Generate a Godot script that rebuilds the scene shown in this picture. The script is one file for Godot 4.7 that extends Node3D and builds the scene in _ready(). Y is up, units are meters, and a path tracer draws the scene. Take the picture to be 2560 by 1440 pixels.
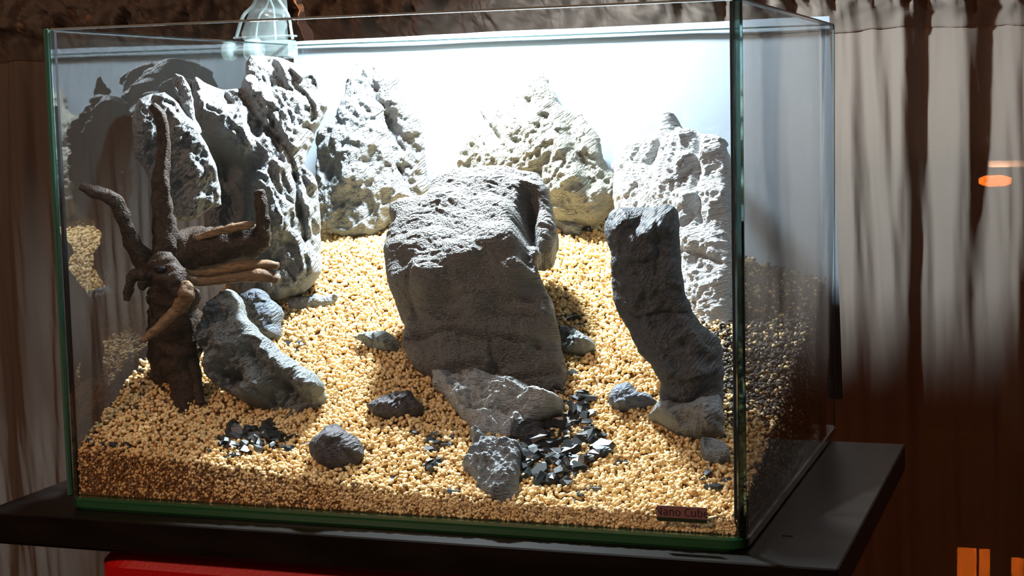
extends Node3D
# A planted-tank hardscape under a lamp: y = 0 is the top of the black board, x runs along the tank's front, z = 0 is its front pane, metres.

const W := 0.4541      # tank width
const D := 0.3543      # tank depth
const H := 0.315       # tank height
const FLOOR_Y := -0.76
const SEAM := 0.3196        # where the curtains' heading is sewn
const GX := [0.0, 0.113, 0.227, 0.34, 0.454]          # gravel height: where it is given ...
const GZ := [0.0, -0.09, -0.18, -0.27, -0.354]
const GH := [[0.037, 0.031, 0.019, 0.016, 0.017], [0.086, 0.066, 0.064, 0.052, 0.038], [0.11, 0.105, 0.11, 0.095, 0.068], [0.145, 0.152, 0.158, 0.132, 0.098], [0.165, 0.173, 0.178, 0.15, 0.12]]

var M := {}
var rng := RandomNumberGenerator.new()
var soft := FastNoiseLite.new()

func _ready() -> void:
	# ---- camera
	var cam := Camera3D.new()
	cam.name = "camera"
	cam.fov = 19.62768
	cam.near = 0.01
	cam.far = 60.0
	add_child(cam)
	cam.transform = Transform3D(Basis(Vector3(0.9448, -0.0233, -0.3267), Vector3(-0.0127, 0.9941, -0.1076), Vector3(0.3273, 0.1058, 0.9390)), Vector3(0.6377, 0.2555, 0.9241))
	cam.current = true
	# ---- surroundings: a dim night sky outside the window
	var env := Environment.new()
	env.background_mode = Environment.BG_COLOR
	env.background_color = Color(0.20, 0.17, 0.20)
	env.background_energy_multiplier = 0.8
	env.tonemap_mode = Environment.TONE_MAPPER_LINEAR
	env.tonemap_exposure = 1.0
	env.sdfgi_enabled = true
	env.ssao_enabled = true
	env.ssil_enabled = true
	var we := WorldEnvironment.new()
	we.name = "world_environment"
	we.environment = env
	add_child(we)
	# ---- the lamp's light over the tank, and the dim room light
	var spot := SpotLight3D.new()
	spot.name = "aquarium_lamp_light"
	spot.position = Vector3(0.170, 0.4500, -0.250)
	spot.basis = Basis.looking_at(Vector3(sin(0.25), -cos(0.25), 0.0), Vector3(0, 0, -1))        # the head leans a little to the right
	spot.spot_angle = 85.0
	spot.spot_angle_attenuation = 0.45
	spot.spot_attenuation = 2.0
	spot.spot_range = 6.0
	spot.light_color = Color(0.90, 0.965, 1.0)
	spot.light_energy = 1.6
	spot.light_size = 0.022
	spot.shadow_enabled = true
	add_child(spot)
	var omni := OmniLight3D.new()
	omni.name = "room_lamp_light"
	omni.position = Vector3(-0.5, 1.2, 1.55)
	omni.light_color = Color(1.0, 0.82, 0.70)
	omni.light_energy = 1.45
	omni.light_size = 0.10
	omni.omni_range = 8.0
	omni.omni_attenuation = 2.0
	omni.shadow_enabled = true
	add_child(omni)

	var street := OmniLight3D.new()
	street.name = "street_lamp_light"
	street.position = Vector3(0.4343, 0.0723, -3.0000)
	street.light_color = Color(1.0, 0.70, 0.48)
	street.light_energy = 42.0
	street.light_size = 0.03
	street.omni_range = 14.0
	street.omni_attenuation = 2.0
	street.shadow_enabled = true
	add_child(street)

	rng.seed = 7
	soft.seed = 5
	soft.frequency = 1.0
	make_materials()
	build_room()
	build_curtains()
	build_board()
	build_tank()
	build_paper()
	build_gravel()
	build_stones()
	build_wood()
	build_chips()
	build_lamp()

# ------------------------------------------------------------------ materials
func noise_tex(freq: float, seed_: int, colors: Array, offs: Array, type := FastNoiseLite.TYPE_SIMPLEX_SMOOTH, fract := FastNoiseLite.FRACTAL_FBM, size := 512, oct := 5) -> NoiseTexture2D:
	var n := FastNoiseLite.new()
	n.noise_type = type
	n.fractal_type = fract
	n.fractal_octaves = oct
	n.frequency = freq
	n.seed = seed_
	var t := NoiseTexture2D.new()
	t.width = size
	t.height = size
	t.seamless = true
	t.noise = n
	if colors.size():
		var g := Gradient.new()
		g.offsets = PackedFloat32Array(offs)
		g.colors = PackedColorArray(colors)
		t.color_ramp = g
	return t

func mat(called: String, c: Color, rough := 0.7, spec := 0.5) -> StandardMaterial3D:
	var m := StandardMaterial3D.new()
	m.resource_name = called
	m.albedo_color = c
	m.roughness = rough
	m.metallic_specular = spec
	M[called] = m
	return m

func tri(m: StandardMaterial3D, s: float) -> void:
	m.uv1_triplanar = true
	m.uv1_scale = Vector3(s, s, s)
	m.uv1_triplanar_sharpness = 3.0

func make_materials() -> void:
	var veins := noise_tex(0.016, 3, [Color(0.62, 0.62, 0.62), Color(0.86, 0.86, 0.85), Color(0.97, 0.97, 0.96), Color(0.78, 0.78, 0.79)], [0.0, 0.35, 0.6, 1.0], FastNoiseLite.TYPE_SIMPLEX_SMOOTH, FastNoiseLite.FRACTAL_RIDGED)
	var relief := noise_tex(0.03, 9, [], [], FastNoiseLite.TYPE_SIMPLEX_SMOOTH, FastNoiseLite.FRACTAL_RIDGED)
	var darkvein := noise_tex(0.014, 13, [Color(0.62, 0.62, 0.63), Color(0.8, 0.8, 0.8), Color(0.9, 0.9, 0.92), Color(1.0, 1.0, 1.0)], [0.0, 0.5, 0.8, 1.0], FastNoiseLite.TYPE_SIMPLEX_SMOOTH, FastNoiseLite.FRACTAL_RIDGED)
	var tones := {"pale": Color(0.515, 0.53, 0.54), "white": Color(0.69, 0.70, 0.705), "cream": Color(0.55, 0.545, 0.50), "grey": Color(0.49, 0.51, 0.515), "slate": Color(0.43, 0.42, 0.41), "dark": Color(0.335, 0.345, 0.355), "blue": Color(0.45, 0.48, 0.52), "brown": Color(0.36, 0.335, 0.34)}
	for k: String in tones:
		var m := mat(k, tones[k], 0.62, 0.4)
		m.albedo_texture = veins if k in ["pale", "white", "cream", "grey", "slate"] else darkvein
		m.heightmap_enabled = true
		m.heightmap_texture = relief
		m.heightmap_scale = 0.16
		m.uv1_scale = Vector3(18, 18, 18)
	var wood := mat("wood", Color(0.27, 0.21, 0.165), 0.7, 0.35)
	wood.albedo_texture = noise_tex(0.02, 21, [Color(0.45, 0.42, 0.4), Color(0.8, 0.76, 0.72), Color(1, 1, 1)], [0.0, 0.5, 1.0])
	wood.heightmap_enabled = true
	wood.heightmap_texture = noise_tex(0.03, 23, [], [], FastNoiseLite.TYPE_SIMPLEX_SMOOTH, FastNoiseLite.FRACTAL_RIDGED)
	wood.heightmap_scale = 0.08
	tri(wood, 22.0)
	var palew := mat("pale_wood", Color(0.56, 0.45, 0.33), 0.65, 0.35)
	palew.albedo_texture = wood.albedo_texture
	palew.heightmap_enabled = true
	palew.heightmap_texture = wood.heightmap_texture
	palew.heightmap_scale = 0.06
	palew.uv1_triplanar = true
	palew.uv1_scale = Vector3(10, 40, 40)
	var grain := mat("gravel", Color(1, 1, 1), 0.6, 0.4)
	grain.vertex_color_use_as_albedo = true
	mat("gravel_bed", Color(0.42, 0.28, 0.13), 0.9, 0.2)
	var slate := mat("slate_chip", Color(0.155, 0.172, 0.178), 0.38, 0.5)
	slate.albedo_texture = noise_tex(0.01, 31, [Color(0.6, 0.6, 0.6), Color(1, 1, 1)], [0.2, 0.8])
	tri(slate, 30.0)
	var slate2 := mat("slate_chip_pale", Color(0.38, 0.41, 0.43), 0.4, 0.5)
	slate2.albedo_texture = slate.albedo_texture
	tri(slate2, 30.0)
	# glass
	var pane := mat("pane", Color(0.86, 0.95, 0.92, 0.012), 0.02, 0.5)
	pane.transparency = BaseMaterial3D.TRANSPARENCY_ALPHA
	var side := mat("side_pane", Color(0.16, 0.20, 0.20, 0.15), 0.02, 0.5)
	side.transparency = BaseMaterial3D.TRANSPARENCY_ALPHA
	var edge := mat("glass_edge", Color(0.40, 0.50, 0.47, 0.0), 0.06, 0.5)
	edge.refraction_enabled = true
	edge.refraction_scale = 0.05
	mat("glass_edge_bright", Color(0.26, 0.44, 0.38), 0.15, 0.5)
	mat("glass_rim", Color(0.56, 0.60, 0.60), 0.12, 0.7)
	var base := mat("glass_base", Color(0.13, 0.34, 0.21), 0.12, 0.5)
	base.clearcoat_enabled = true
	base.clearcoat_roughness = 0.04
	mat("silicone", Color(0.09, 0.10, 0.11), 0.3, 0.4)
	var acr := mat("acrylic", Color(0.80, 0.88, 0.88, 0.14), 0.10, 0.5)
	acr.transparency = BaseMaterial3D.TRANSPARENCY_ALPHA
	var rib := mat("acrylic_rib", Color(0.70, 0.78, 0.78, 0.42), 0.10, 0.5)
	rib.transparency = BaseMaterial3D.TRANSPARENCY_ALPHA
	mat("sticker", Color(0.52, 0.40, 0.41), 0.5)
	mat("sticker_stripe", Color(0.12, 0.19, 0.10), 0.5)
	mat("sticker_ink", Color(0.24, 0.14, 0.18), 0.5)
	# paper and cloth
	var paper := mat("paper", Color(0.505, 0.54, 0.57), 0.9, 0.2)
	paper.backlight_enabled = true
	paper.backlight = Color(0.25, 0.25, 0.25)
	var weave := noise_tex(0.35, 41, [Color(0.82, 0.82, 0.82), Color(1, 1, 1)], [0.2, 0.8])
	var cloth := mat("cloth", Color(0.45, 0.41, 0.375), 0.95, 0.15)
	cloth.albedo_texture = weave
	cloth.uv1_triplanar = true
	cloth.uv1_scale = Vector3(60, 4, 60)
	cloth.backlight_enabled = true
	cloth.backlight = Color(0.42, 0.34, 0.28)
	var cloth2: StandardMaterial3D = cloth.duplicate()
	cloth2.resource_name = "cloth_sheer"
	cloth2.transparency = BaseMaterial3D.TRANSPARENCY_ALPHA
	cloth2.albedo_color = Color(0.45, 0.41, 0.375, 0.91)
	M["cloth_sheer"] = cloth2
	# furniture and room
	var board := mat("board", Color(0.105, 0.086, 0.074), 0.36, 0.35)
	board.albedo_texture = noise_tex(0.01, 51, [Color(0.75, 0.75, 0.75), Color(1, 1, 1)], [0.3, 0.7])
	board.uv1_triplanar = true
	board.uv1_scale = Vector3(2, 8, 8)
	mat("board_edge", Color(0.045, 0.042, 0.04), 0.6, 0.4)
	mat("mark_dark", Color(0.02, 0.02, 0.02), 0.6, 0.3)
	var red := mat("red_leather", Color(0.74, 0.04, 0.065), 0.5, 0.4)
	red.heightmap_enabled = true
	red.heightmap_texture = noise_tex(0.06, 61, [], [], FastNoiseLite.TYPE_CELLULAR)
	red.heightmap_scale = 0.02
	tri(red, 12.0)
	mat("plaster", Color(0.33, 0.28, 0.25), 0.9, 0.2)
	var boards := mat("floorboards", Color(0.22, 0.15, 0.10), 0.5, 0.4)
	boards.albedo_texture = noise_tex(0.012, 73, [Color(0.6, 0.6, 0.6), Color(1, 1, 1)], [0.2, 0.8])
	boards.uv1_triplanar = true
	boards.uv1_scale = Vector3(0.6, 6, 6)
	mat("white_paint", Color(0.80, 0.78, 0.74), 0.5)
	mat("lamp_shell", Color(0.75, 0.76, 0.78), 0.35, 0.6)
	var glow := mat("led_face", Color(1, 1, 1), 0.5)
	glow.emission_enabled = true
	glow.emission = Color(0.90, 0.965, 1.0)
	glow.emission_energy_multiplier = 3.0
	var warm := mat("warm_shade", Color(0.9, 0.8, 0.7), 0.6)
	warm.emission_enabled = true
	warm.emission = Color(1.0, 0.62, 0.36)
	warm.emission_energy_multiplier = 1.5
	var street := mat("sodium_glow", Color(1, 0.5, 0.1), 0.6)
	street.emission_enabled = true
	street.emission = Color(1.0, 0.48, 0.12)
	street.emission_energy_multiplier = 130.0
	var litwin := mat("lit_window", Color(1, 0.5, 0.1), 0.6)
	litwin.emission_enabled = true
	litwin.emission = Color(1.0, 0.50, 0.14)
	litwin.emission_energy_multiplier = 26.0

# ------------------------------------------------------------------ helpers
func put(called: String, mesh: Mesh, m: Material, parent: Node = self, label := "") -> MeshInstance3D:
	var o := MeshInstance3D.new()
	o.name = called
	o.mesh = mesh
	o.material_override = m
	parent.add_child(o, true)
	if label:
		o.set_meta("label", label)
	return o

func thing(called: String, label: String, category: String, at := Vector3.ZERO, group := "") -> Node3D:
	var o := Node3D.new()
	o.name = called
	o.position = at
	add_child(o, true)
	return tag(o, label, category, group)

func tag(o: Node3D, label: String, category: String, group := "") -> Node3D:
	o.set_meta("label", label)
	o.set_meta("category", category)
	if group:
		o.set_meta("group", group)
	return o

func structure(o: Node3D, label: String, category: String) -> Node3D:
	o.set_meta("kind", "structure")
	return tag(o, label, category)

func smooth_mesh(v: PackedVector3Array, idx: PackedInt32Array, uv := PackedVector2Array()) -> ArrayMesh:
	# idx runs clockwise seen from outside
	var n := PackedVector3Array()
	n.resize(v.size())
	for i in range(0, idx.size(), 3):
		var a := idx[i]
		var b := idx[i + 1]
		var c := idx[i + 2]
		var f := (v[c] - v[a]).cross(v[b] - v[a])
		n[a] += f
		n[b] += f
		n[c] += f
	for i in n.size():
		n[i] = n[i].normalized()
	var arr := []
	arr.resize(Mesh.ARRAY_MAX)
	arr[Mesh.ARRAY_VERTEX] = v
	arr[Mesh.ARRAY_NORMAL] = n
	arr[Mesh.ARRAY_INDEX] = idx
	if uv.size():
		arr[Mesh.ARRAY_TEX_UV] = uv
	var m := ArrayMesh.new()
	m.add_surface_from_arrays(Mesh.PRIMITIVE_TRIANGLES, arr)
	return m

func flat_tri(st: SurfaceTool, a: Vector3, b: Vector3, c: Vector3, inside: Vector3) -> void:
	var n := (b - a).cross(c - a)
	if n.length_squared() < 1e-20:
		return
	if n.dot((a + b + c) / 3.0 - inside) > 0.0:
		var t := b
		b = c
		c = t
		n = -n
	st.set_normal(-n.normalized())
	st.add_vertex(a)
	st.add_vertex(b)
	st.add_vertex(c)

func add_box(st: SurfaceTool, lo: Vector3, hi: Vector3, bevel := 0.0006) -> void:
	# a box whose edges and corners are chamfered
	var mid := (lo + hi) / 2.0
	var e := (hi - lo) / 2.0
	bevel = minf(bevel, minf(e.x, minf(e.y, e.z)) * 0.9)
	var p := func(s: Vector3, axis: int) -> Vector3:
		var q := Vector3(s.x * (e.x - bevel), s.y * (e.y - bevel), s.z * (e.z - bevel))
		q[axis] = s[axis] * e[axis]
		return mid + q
	for axis in 3:
		var u := (axis + 1) % 3
		var w := (axis + 2) % 3
		for s in [-1.0, 1.0]:
			var c := []
			for k in [[-1, -1], [1, -1], [1, 1], [-1, 1]]:
				var t := Vector3()
				t[axis] = s
				t[u] = k[0]
				t[w] = k[1]
				c.append(p.call(t, axis))
			flat_tri(st, c[0], c[1], c[2], mid)
			flat_tri(st, c[0], c[2], c[3], mid)
			for s2 in [-1.0, 1.0]:      # the chamfer between face axis and face u
				var t0 := Vector3()
				t0[axis] = s
				t0[u] = s2
				t0[w] = -1.0
				var t1 := t0
				t1[w] = 1.0
				flat_tri(st, p.call(t0, axis), p.call(t1, axis), p.call(t1, u), mid)
				flat_tri(st, p.call(t0, axis), p.call(t1, u), p.call(t0, u), mid)
	for x in [-1.0, 1.0]:
		for y in [-1.0, 1.0]:
			for z in [-1.0, 1.0]:
				var t := Vector3(x, y, z)
				flat_tri(st, p.call(t, 0), p.call(t, 1), p.call(t, 2), mid)

func box(lo: Vector3, hi: Vector3, bevel := 0.0006) -> ArrayMesh:
	var st := SurfaceTool.new()
	st.begin(Mesh.PRIMITIVE_TRIANGLES)
	add_box(st, lo, hi, bevel)
	return st.commit()

func pane(lo: Vector3, hi: Vector3, inner: Vector3) -> ArrayMesh:
	# a sheet of glass: its outer face and its rims; the face that looks along inner meets the tank's air
	var st := SurfaceTool.new()
	st.begin(Mesh.PRIMITIVE_TRIANGLES)
	var mid := (lo + hi) / 2.0
	var e := (hi - lo) / 2.0
	for axis in 3:
		var u := (axis + 1) % 3
		var w := (axis + 2) % 3
		for s in [-1.0, 1.0]:
			if inner[axis] == s:
				continue
			var c := []
			for k in [[-1, -1], [1, -1], [1, 1], [-1, 1]]:
				var q := mid
				q[axis] += s * e[axis]
				q[u] += k[0] * e[u]
				q[w] += k[1] * e[w]
				c.append(q)
			flat_tri(st, c[0], c[1], c[2], mid)
			flat_tri(st, c[0], c[2], c[3], mid)
	return st.commit()

func slab_mesh(plan: PackedVector2Array, y0: float, y1: float, bevel: float) -> ArrayMesh:
	# a convex plan (x, z) pushed up from y0 to y1 with chamfered rims
	var mid := Vector2()
	for q in plan:
		mid += q
	mid /= plan.size()
	var rings := [[bevel, y0], [0.0, y0 + bevel], [0.0, y1 - bevel], [bevel, y1]]
	var st := SurfaceTool.new()
	st.begin(Mesh.PRIMITIVE_TRIANGLES)
	var inside := Vector3(mid.x, (y0 + y1) / 2, mid.y)
	var n := plan.size()
	var at := func(k: int, i: int) -> Vector3:
		var q: Vector2 = plan[i % n]
		var d: Vector2 = (mid - q).normalized() * rings[k][0]
		return Vector3(q.x + d.x, rings[k][1], q.y + d.y)
	for i in n:
		for k in 3:
			flat_tri(st, at.call(k, i), at.call(k, i + 1), at.call(k + 1, i + 1), inside)
			flat_tri(st, at.call(k, i), at.call(k + 1, i + 1), at.call(k + 1, i), inside)
		flat_tri(st, Vector3(mid.x, y0, mid.y), at.call(0, i), at.call(0, i + 1), inside)
		flat_tri(st, Vector3(mid.x, y1, mid.y), at.call(3, i), at.call(3, i + 1), inside)
	return st.commit()

func round_plan(x0: float, x1: float, z0: float, z1: float, radii: Array) -> PackedVector2Array:
	# radii at (x0,z1) (x1,z1) (x1,z0) (x0,z0)
	var out := PackedVector2Array()
	var cs := [[x0, z1, 1, -1, PI], [x1, z1, -1, -1, PI / 2], [x1, z0, -1, 1, 0.0], [x0, z0, 1, 1, -PI / 2]]
	for k in 4:
		var r: float = maxf(radii[k], 0.0005)
		var c := Vector2(cs[k][0] + cs[k][2] * r, cs[k][1] + cs[k][3] * r)
		for j in 9:
			var a: float = cs[k][4] - PI / 2 * j / 8.0
			out.append(c + Vector2(cos(a), sin(a)) * r)
	return out

func smooth_path(pts: Array, per := 6) -> Array:
	# Vector4(x, y, z, radius) joints -> a finer Catmull-Rom chain
	var out := []
	for i in pts.size() - 1:
		var a: Vector4 = pts[maxi(i - 1, 0)]
		var b: Vector4 = pts[i]
		var c: Vector4 = pts[i + 1]
		var d: Vector4 = pts[mini(i + 2, pts.size() - 1)]
		for k in per:
			var t := float(k) / per
			out.append(0.5 * ((2.0 * b) + (c - a) * t + (2.0 * a - 5.0 * b + 4.0 * c - d) * t * t + (3.0 * b - a - 3.0 * c + d) * t * t * t))
	out.append(pts[-1])
	return out

func tube(pts: Array, segs := 16, lumps := 0.0, per := 6, flat := 1.0, seed_ := 0, ridge := 0.0) -> ArrayMesh:
	# a swept limb: radius from the joints, lumps and lengthwise ridges from noise, rounded ends
	var ch := smooth_path(pts, per)
	var v := PackedVector3Array()
	var idx := PackedInt32Array()
	var up := Vector3(0.13, 0.31, 0.94).normalized()
	var n := ch.size()
	var rows := 0
	for i in range(-3, n + 3):
		var k := clampi(i, 0, n - 1)
		var p := Vector3(ch[k].x, ch[k].y, ch[k].z)
		var q0: Vector4 = ch[maxi(k - 1, 0)]
		var q1: Vector4 = ch[mini(k + 1, n - 1)]
		var dir := Vector3(q1.x - q0.x, q1.y - q0.y, q1.z - q0.z).normalized()
		var side := dir.cross(up).normalized()
		up = side.cross(dir).normalized()
		var r: float = ch[k].w
		var s := 1.0
		if i < 0 or i >= n:          # the rounded end
			var e := (-i if i < 0 else i - n + 1) / 3.0
			s = sqrt(maxf(0.0, 1.0 - e * e))
			p += dir * r * 0.5 * e * (-1.0 if i < 0 else 1.0)
		for j in segs:
			var a := TAU * j / segs
			var off := side * cos(a) + up * sin(a) * flat
			var f := 1.0
			if lumps > 0.0:
				f += lumps * soft.get_noise_3d((p.x + off.x * r) * 90.0 + seed_, (p.y + off.y * r) * 90.0, (p.z + off.z * r) * 90.0)
			if ridge > 0.0:
				f += ridge * soft.get_noise_3d(cos(a) * 2.6 + seed_, sin(a) * 2.6, i * 0.035)
			v.append(p + off * r * s * f)
		rows += 1
	for i in rows - 1:
		for j in segs:
			var a := i * segs + j
			var b := i * segs + (j + 1) % segs
			var c := a + segs
			var d := b + segs
			idx.append_array([a, b, d, a, d, c])
	var test := (v[idx[2]] - v[idx[0]]).cross(v[idx[1]] - v[idx[0]])
	return orient(v, idx)

func orient(v: PackedVector3Array, idx: PackedInt32Array) -> ArrayMesh:
	# turns all faces over when the closed shape's volume comes out negative
	var vol := 0.0
	for i in range(0, idx.size(), 3):
		vol += v[idx[i]].dot(v[idx[i + 2]].cross(v[idx[i + 1]]))
	if vol < 0.0:
		for i in range(0, idx.size(), 3):
			var t := idx[i + 1]
			idx[i + 1] = idx[i + 2]
			idx[i + 2] = t
	return smooth_mesh(v, idx)

func lathe(profile: Array, segs := 24) -> ArrayMesh:
	# (radius, height) pairs turned about the y axis, closed at both ends
	var v := PackedVector3Array()
	var idx := PackedInt32Array()
	for q in profile:
		for j in segs:
			var a := TAU * j / segs
			v.append(Vector3(cos(a) * q[0], q[1], sin(a) * q[0]))
	for i in profile.size() - 1:
		for j in segs:
			var a := i * segs + j
			var b := i * segs + (j + 1) % segs
			idx.append_array([a, b, b + segs, a, b + segs, a + segs])
	return orient(v, idx)

func gravel_h(x: float, z: float) -> float:
	x = clampf(x, 0.0, 0.4539)
	z = clampf(z, -0.3539, 0.0)
	var i := 0
	while i < 3 and x > GX[i + 1]:
		i += 1
	var j := 0
	while j < 3 and z < GZ[j + 1]:
		j += 1
	var a: float = (x - GX[i]) / (GX[i + 1] - GX[i])
	var b: float = (z - GZ[j]) / (GZ[j + 1] - GZ[j])
	return lerpf(lerpf(GH[j][i], GH[j][i + 1], a), lerpf(GH[j + 1][i], GH[j + 1][i + 1], a), b)

# ------------------------------------------------------------------ the room
func build_room() -> void:
	var fl := put("floor", box(Vector3(-1.8, FLOOR_Y - 0.1, -0.96), Vector3(2.4, FLOOR_Y, 2.6), 0.001), M.floorboards)
	structure(fl, "brown wooden floor below the black board", "floor")
	var ce := put("ceiling", box(Vector3(-1.8, 1.7, -0.96), Vector3(2.4, 1.8, 2.6), 0.001), M.plaster)
	structure(ce, "plain plaster ceiling above the aquarium", "ceiling")
	for w in [["wall_left", Vector3(-1.9, FLOOR_Y, -0.96), Vector3(-1.8, 1.7, 2.6), "plain wall to the left of the curtains"],
			["wall_right", Vector3(2.4, FLOOR_Y, -0.96), Vector3(2.5, 1.7, 2.6), "plain wall to the right of the curtains"],
			["wall_front", Vector3(-1.8, FLOOR_Y, 2.6), Vector3(2.4, 1.7, 2.7), "plain wall facing the aquarium"]]:
		structure(put(w[0], box(w[1], w[2], 0.001), M.plaster), w[3], "wall")
	# the window wall behind the curtains: four pieces round the opening
	var st := SurfaceTool.new()
	st.begin(Mesh.PRIMITIVE_TRIANGLES)
	add_box(st, Vector3(-1.8, FLOOR_Y, -0.96), Vector3(-0.9, 1.7, -0.84), 0.001)
	add_box(st, Vector3(1.7, FLOOR_Y, -0.96), Vector3(2.4, 1.7, -0.84), 0.001)
	add_box(st, Vector3(-0.9, FLOOR_Y, -0.96), Vector3(1.7, -0.45, -0.84), 0.001)
	add_box(st, Vector3(-0.9, 0.75, -0.96), Vector3(1.7, 1.7, -0.84), 0.001)
	structure(put("wall_back", st.commit(), M.plaster), "window wall hidden behind the curtains", "wall")
	var win := Node3D.new()
	win.name = "window_1"
	add_child(win)
	structure(win, "wide window behind the curtains, night outside", "window")
	put("window_frame", box(Vector3(-0.9, 0.70, -0.93), Vector3(1.7, 0.75, -0.88), 0.003), M.white_paint, win)
	put("window_frame", box(Vector3(-0.9, -0.45, -0.93), Vector3(1.7, -0.40, -0.88), 0.003), M.white_paint, win)
	put("window_frame", box(Vector3(-0.9, -0.40, -0.93), Vector3(-0.85, 0.70, -0.88), 0.003), M.white_paint, win)
	put("window_frame", box(Vector3(1.65, -0.40, -0.93), Vector3(1.7, 0.70, -0.88), 0.003), M.white_paint, win)
	put("window_pane", box(Vector3(-0.85, -0.40, -0.908), Vector3(1.65, 0.70, -0.904), 0.0002), M.pane, win)
	# lights of the street, seen glowing through the cloth
	var s := thing("street_lamp", "orange street light glowing through the curtain at mid height, far right", "street lamp", Vector3(0.4343, 0.0723, -3.0000))
	put("glowing_bulb", lathe([[0.0, -0.012], [0.022, -0.012], [0.036, -0.006], [0.036, 0.006], [0.022, 0.012], [0.0, 0.012]]), M.sodium_glow, s)
	put("lamp_post", box(Vector3(0.16, -3.0, -0.24), Vector3(0.22, 0.05, -0.18), 0.01), M.mark_dark, s)
	put("lamp_arm", box(Vector3(-0.02, 0.03, -0.22), Vector3(0.2, 0.05, -0.02), 0.005), M.mark_dark, s)
	var l := thing("lit_window", "orange lit window shining through the curtain, low in the corner", "lit window", Vector3(0.3197, -1.1058, -4.0000))
	put("glowing_pane", box(Vector3(-0.036, -0.20, -0.01), Vector3(0.018, 0.058, 0.01), 0.002), M.lit_window, l)
	put("glowing_pane", box(Vector3(0.026, -0.20, -0.01), Vector3(0.056, 0.058, 0.01), 0.002), M.lit_window, l)
	put("glowing_pane", box(Vector3(0.116, -0.03, -0.01), Vector3(0.150, 0.038, 0.01), 0.002), M.lit_window, l)
	put("house_wall", box(Vector3(-0.5, -1.5, -0.3), Vector3(0.9, 0.4, -0.012), 0.01), M.mark_dark, l)
	# the room's lamp behind the camera
	var rl := thing("room_lamp", "dim warm globe lamp hanging behind the viewer", "lamp", Vector3(-0.5, 1.2, 1.55))
	put("lamp_globe", lathe([[0.0, -0.09], [0.045, -0.078], [0.078, -0.045], [0.09, 0.0], [0.078, 0.045], [0.045, 0.078], [0.0, 0.09]]), M.warm_shade, rl)
	put("lamp_cord", box(Vector3(-0.004, 0.085, -0.004), Vector3(0.004, 0.5, 0.004), 0.001), M.mark_dark, rl)

func fold_z(x: float, y: float, folds: Array, seed_: int) -> float:
	# how far the cloth stands forward: named folds, then softer ones between them
	var top: float = clampf((y - 0.05) / 0.27, 0.0, 1.0)
	var z := 0.010 * soft.get_noise_2d(x * 16.0 + seed_, y * 0.9) + 0.006 * soft.get_noise_2d(x * 34.0 + seed_, y * 1.6 + 5.0)
	z += 0.0016 * soft.get_noise_2d(x * 110.0 + y * 9.0, y * 7.0 + seed_)
	for f in folds:      # x at top, x at bottom (y = 0), half width, depth, how far down it lasts
		var c := lerpf(f[1], f[0], clampf(y / SEAM, -1.2, 1.0))
		var d: float = (x - c) / f[2]
		var last: float = clampf((y - f[4]) / 0.16 + 0.5, 0.0, 1.0)
		z += 0.62 * f[3] * exp(-d * d) * lerpf(0.25, 1.0, last)
	return z

func curtain(called: String, label: String, x0: float, x1: float, folds: Array, seed_: int, m: Material) -> void:
	var root := thing(called, label, "curtain", Vector3(0, 0, -0.605))
	var nx := int((x1 - x0) / 0.0028)
	# hanging part, below the seam
	var heads := [["hanging_cloth", -0.74, SEAM, 110], ["gathered_heading", SEAM, SEAM + 0.155, 70]]
	for part in heads:
		var ny: int = part[3]
		var v := PackedVector3Array()
		var idx := PackedInt32Array()
		for side in 2:
			for j in ny + 1:
				var t := float(j) / ny
				var y: float = lerpf(part[1], part[2], t)
				for i in nx + 1:
					var x := lerpf(x0, x1, float(i) / nx)
					var z := fold_z(x, minf(y, SEAM), folds, seed_)
					var sag := 0.003 * soft.get_noise_2d(x * 14.0, seed_)
					if part[0] == "gathered_heading":
						var h := (y - SEAM) / 0.155
						z += 0.016 * sin(minf(h * 1.6, 1.0) * PI * 0.8)
						var wob := x + 0.010 * soft.get_noise_2d(x * 20.0, h * 3.0 + seed_)
						var g := soft.get_noise_2d(wob * 30.0 + seed_, h * 1.5)
						z += 0.017 * (1.0 - absf(g) * 2.6) * smoothstep(0.0, 0.25, h)
						z += 0.003 * soft.get_noise_2d(wob * 62.0 + seed_, h * 3.0) * smoothstep(0.0, 0.3, h)
						v.append(Vector3(x, y + sag * (1.0 - h), z - side * 0.0012))
					else:
						v.append(Vector3(x, y + sag * t * t, z - side * 0.0012 - 0.002 * smoothstep(0.985, 1.0, t)))
		var row := nx + 1
		var back := row * (ny + 1)
		for j in ny:
			for i in nx:
				var a := j * row + i
				idx.append_array([a, a + row, a + 1, a + 1, a + row, a + row + 1])
				a += back
				idx.append_array([a, a + 1, a + row, a + 1, a + row + 1, a + row])
		for i in nx:
			var a := ny * row + i
			idx.append_array([a, a + back, a + 1, a + 1, a + back, a + back + 1])
			a = i
			idx.append_array([a, a + 1, a + back, a + 1, a + back + 1, a + back])
		for j in ny:
			var a := j * row
			idx.append_array([a, a + back, a + row, a + row, a + back, a + back + row])
			a = j * row + nx
			idx.append_array([a, a + row, a + back, a + row, a + back + row, a + back])
		put(part[0], smooth_mesh(v, idx), m, root)

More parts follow.
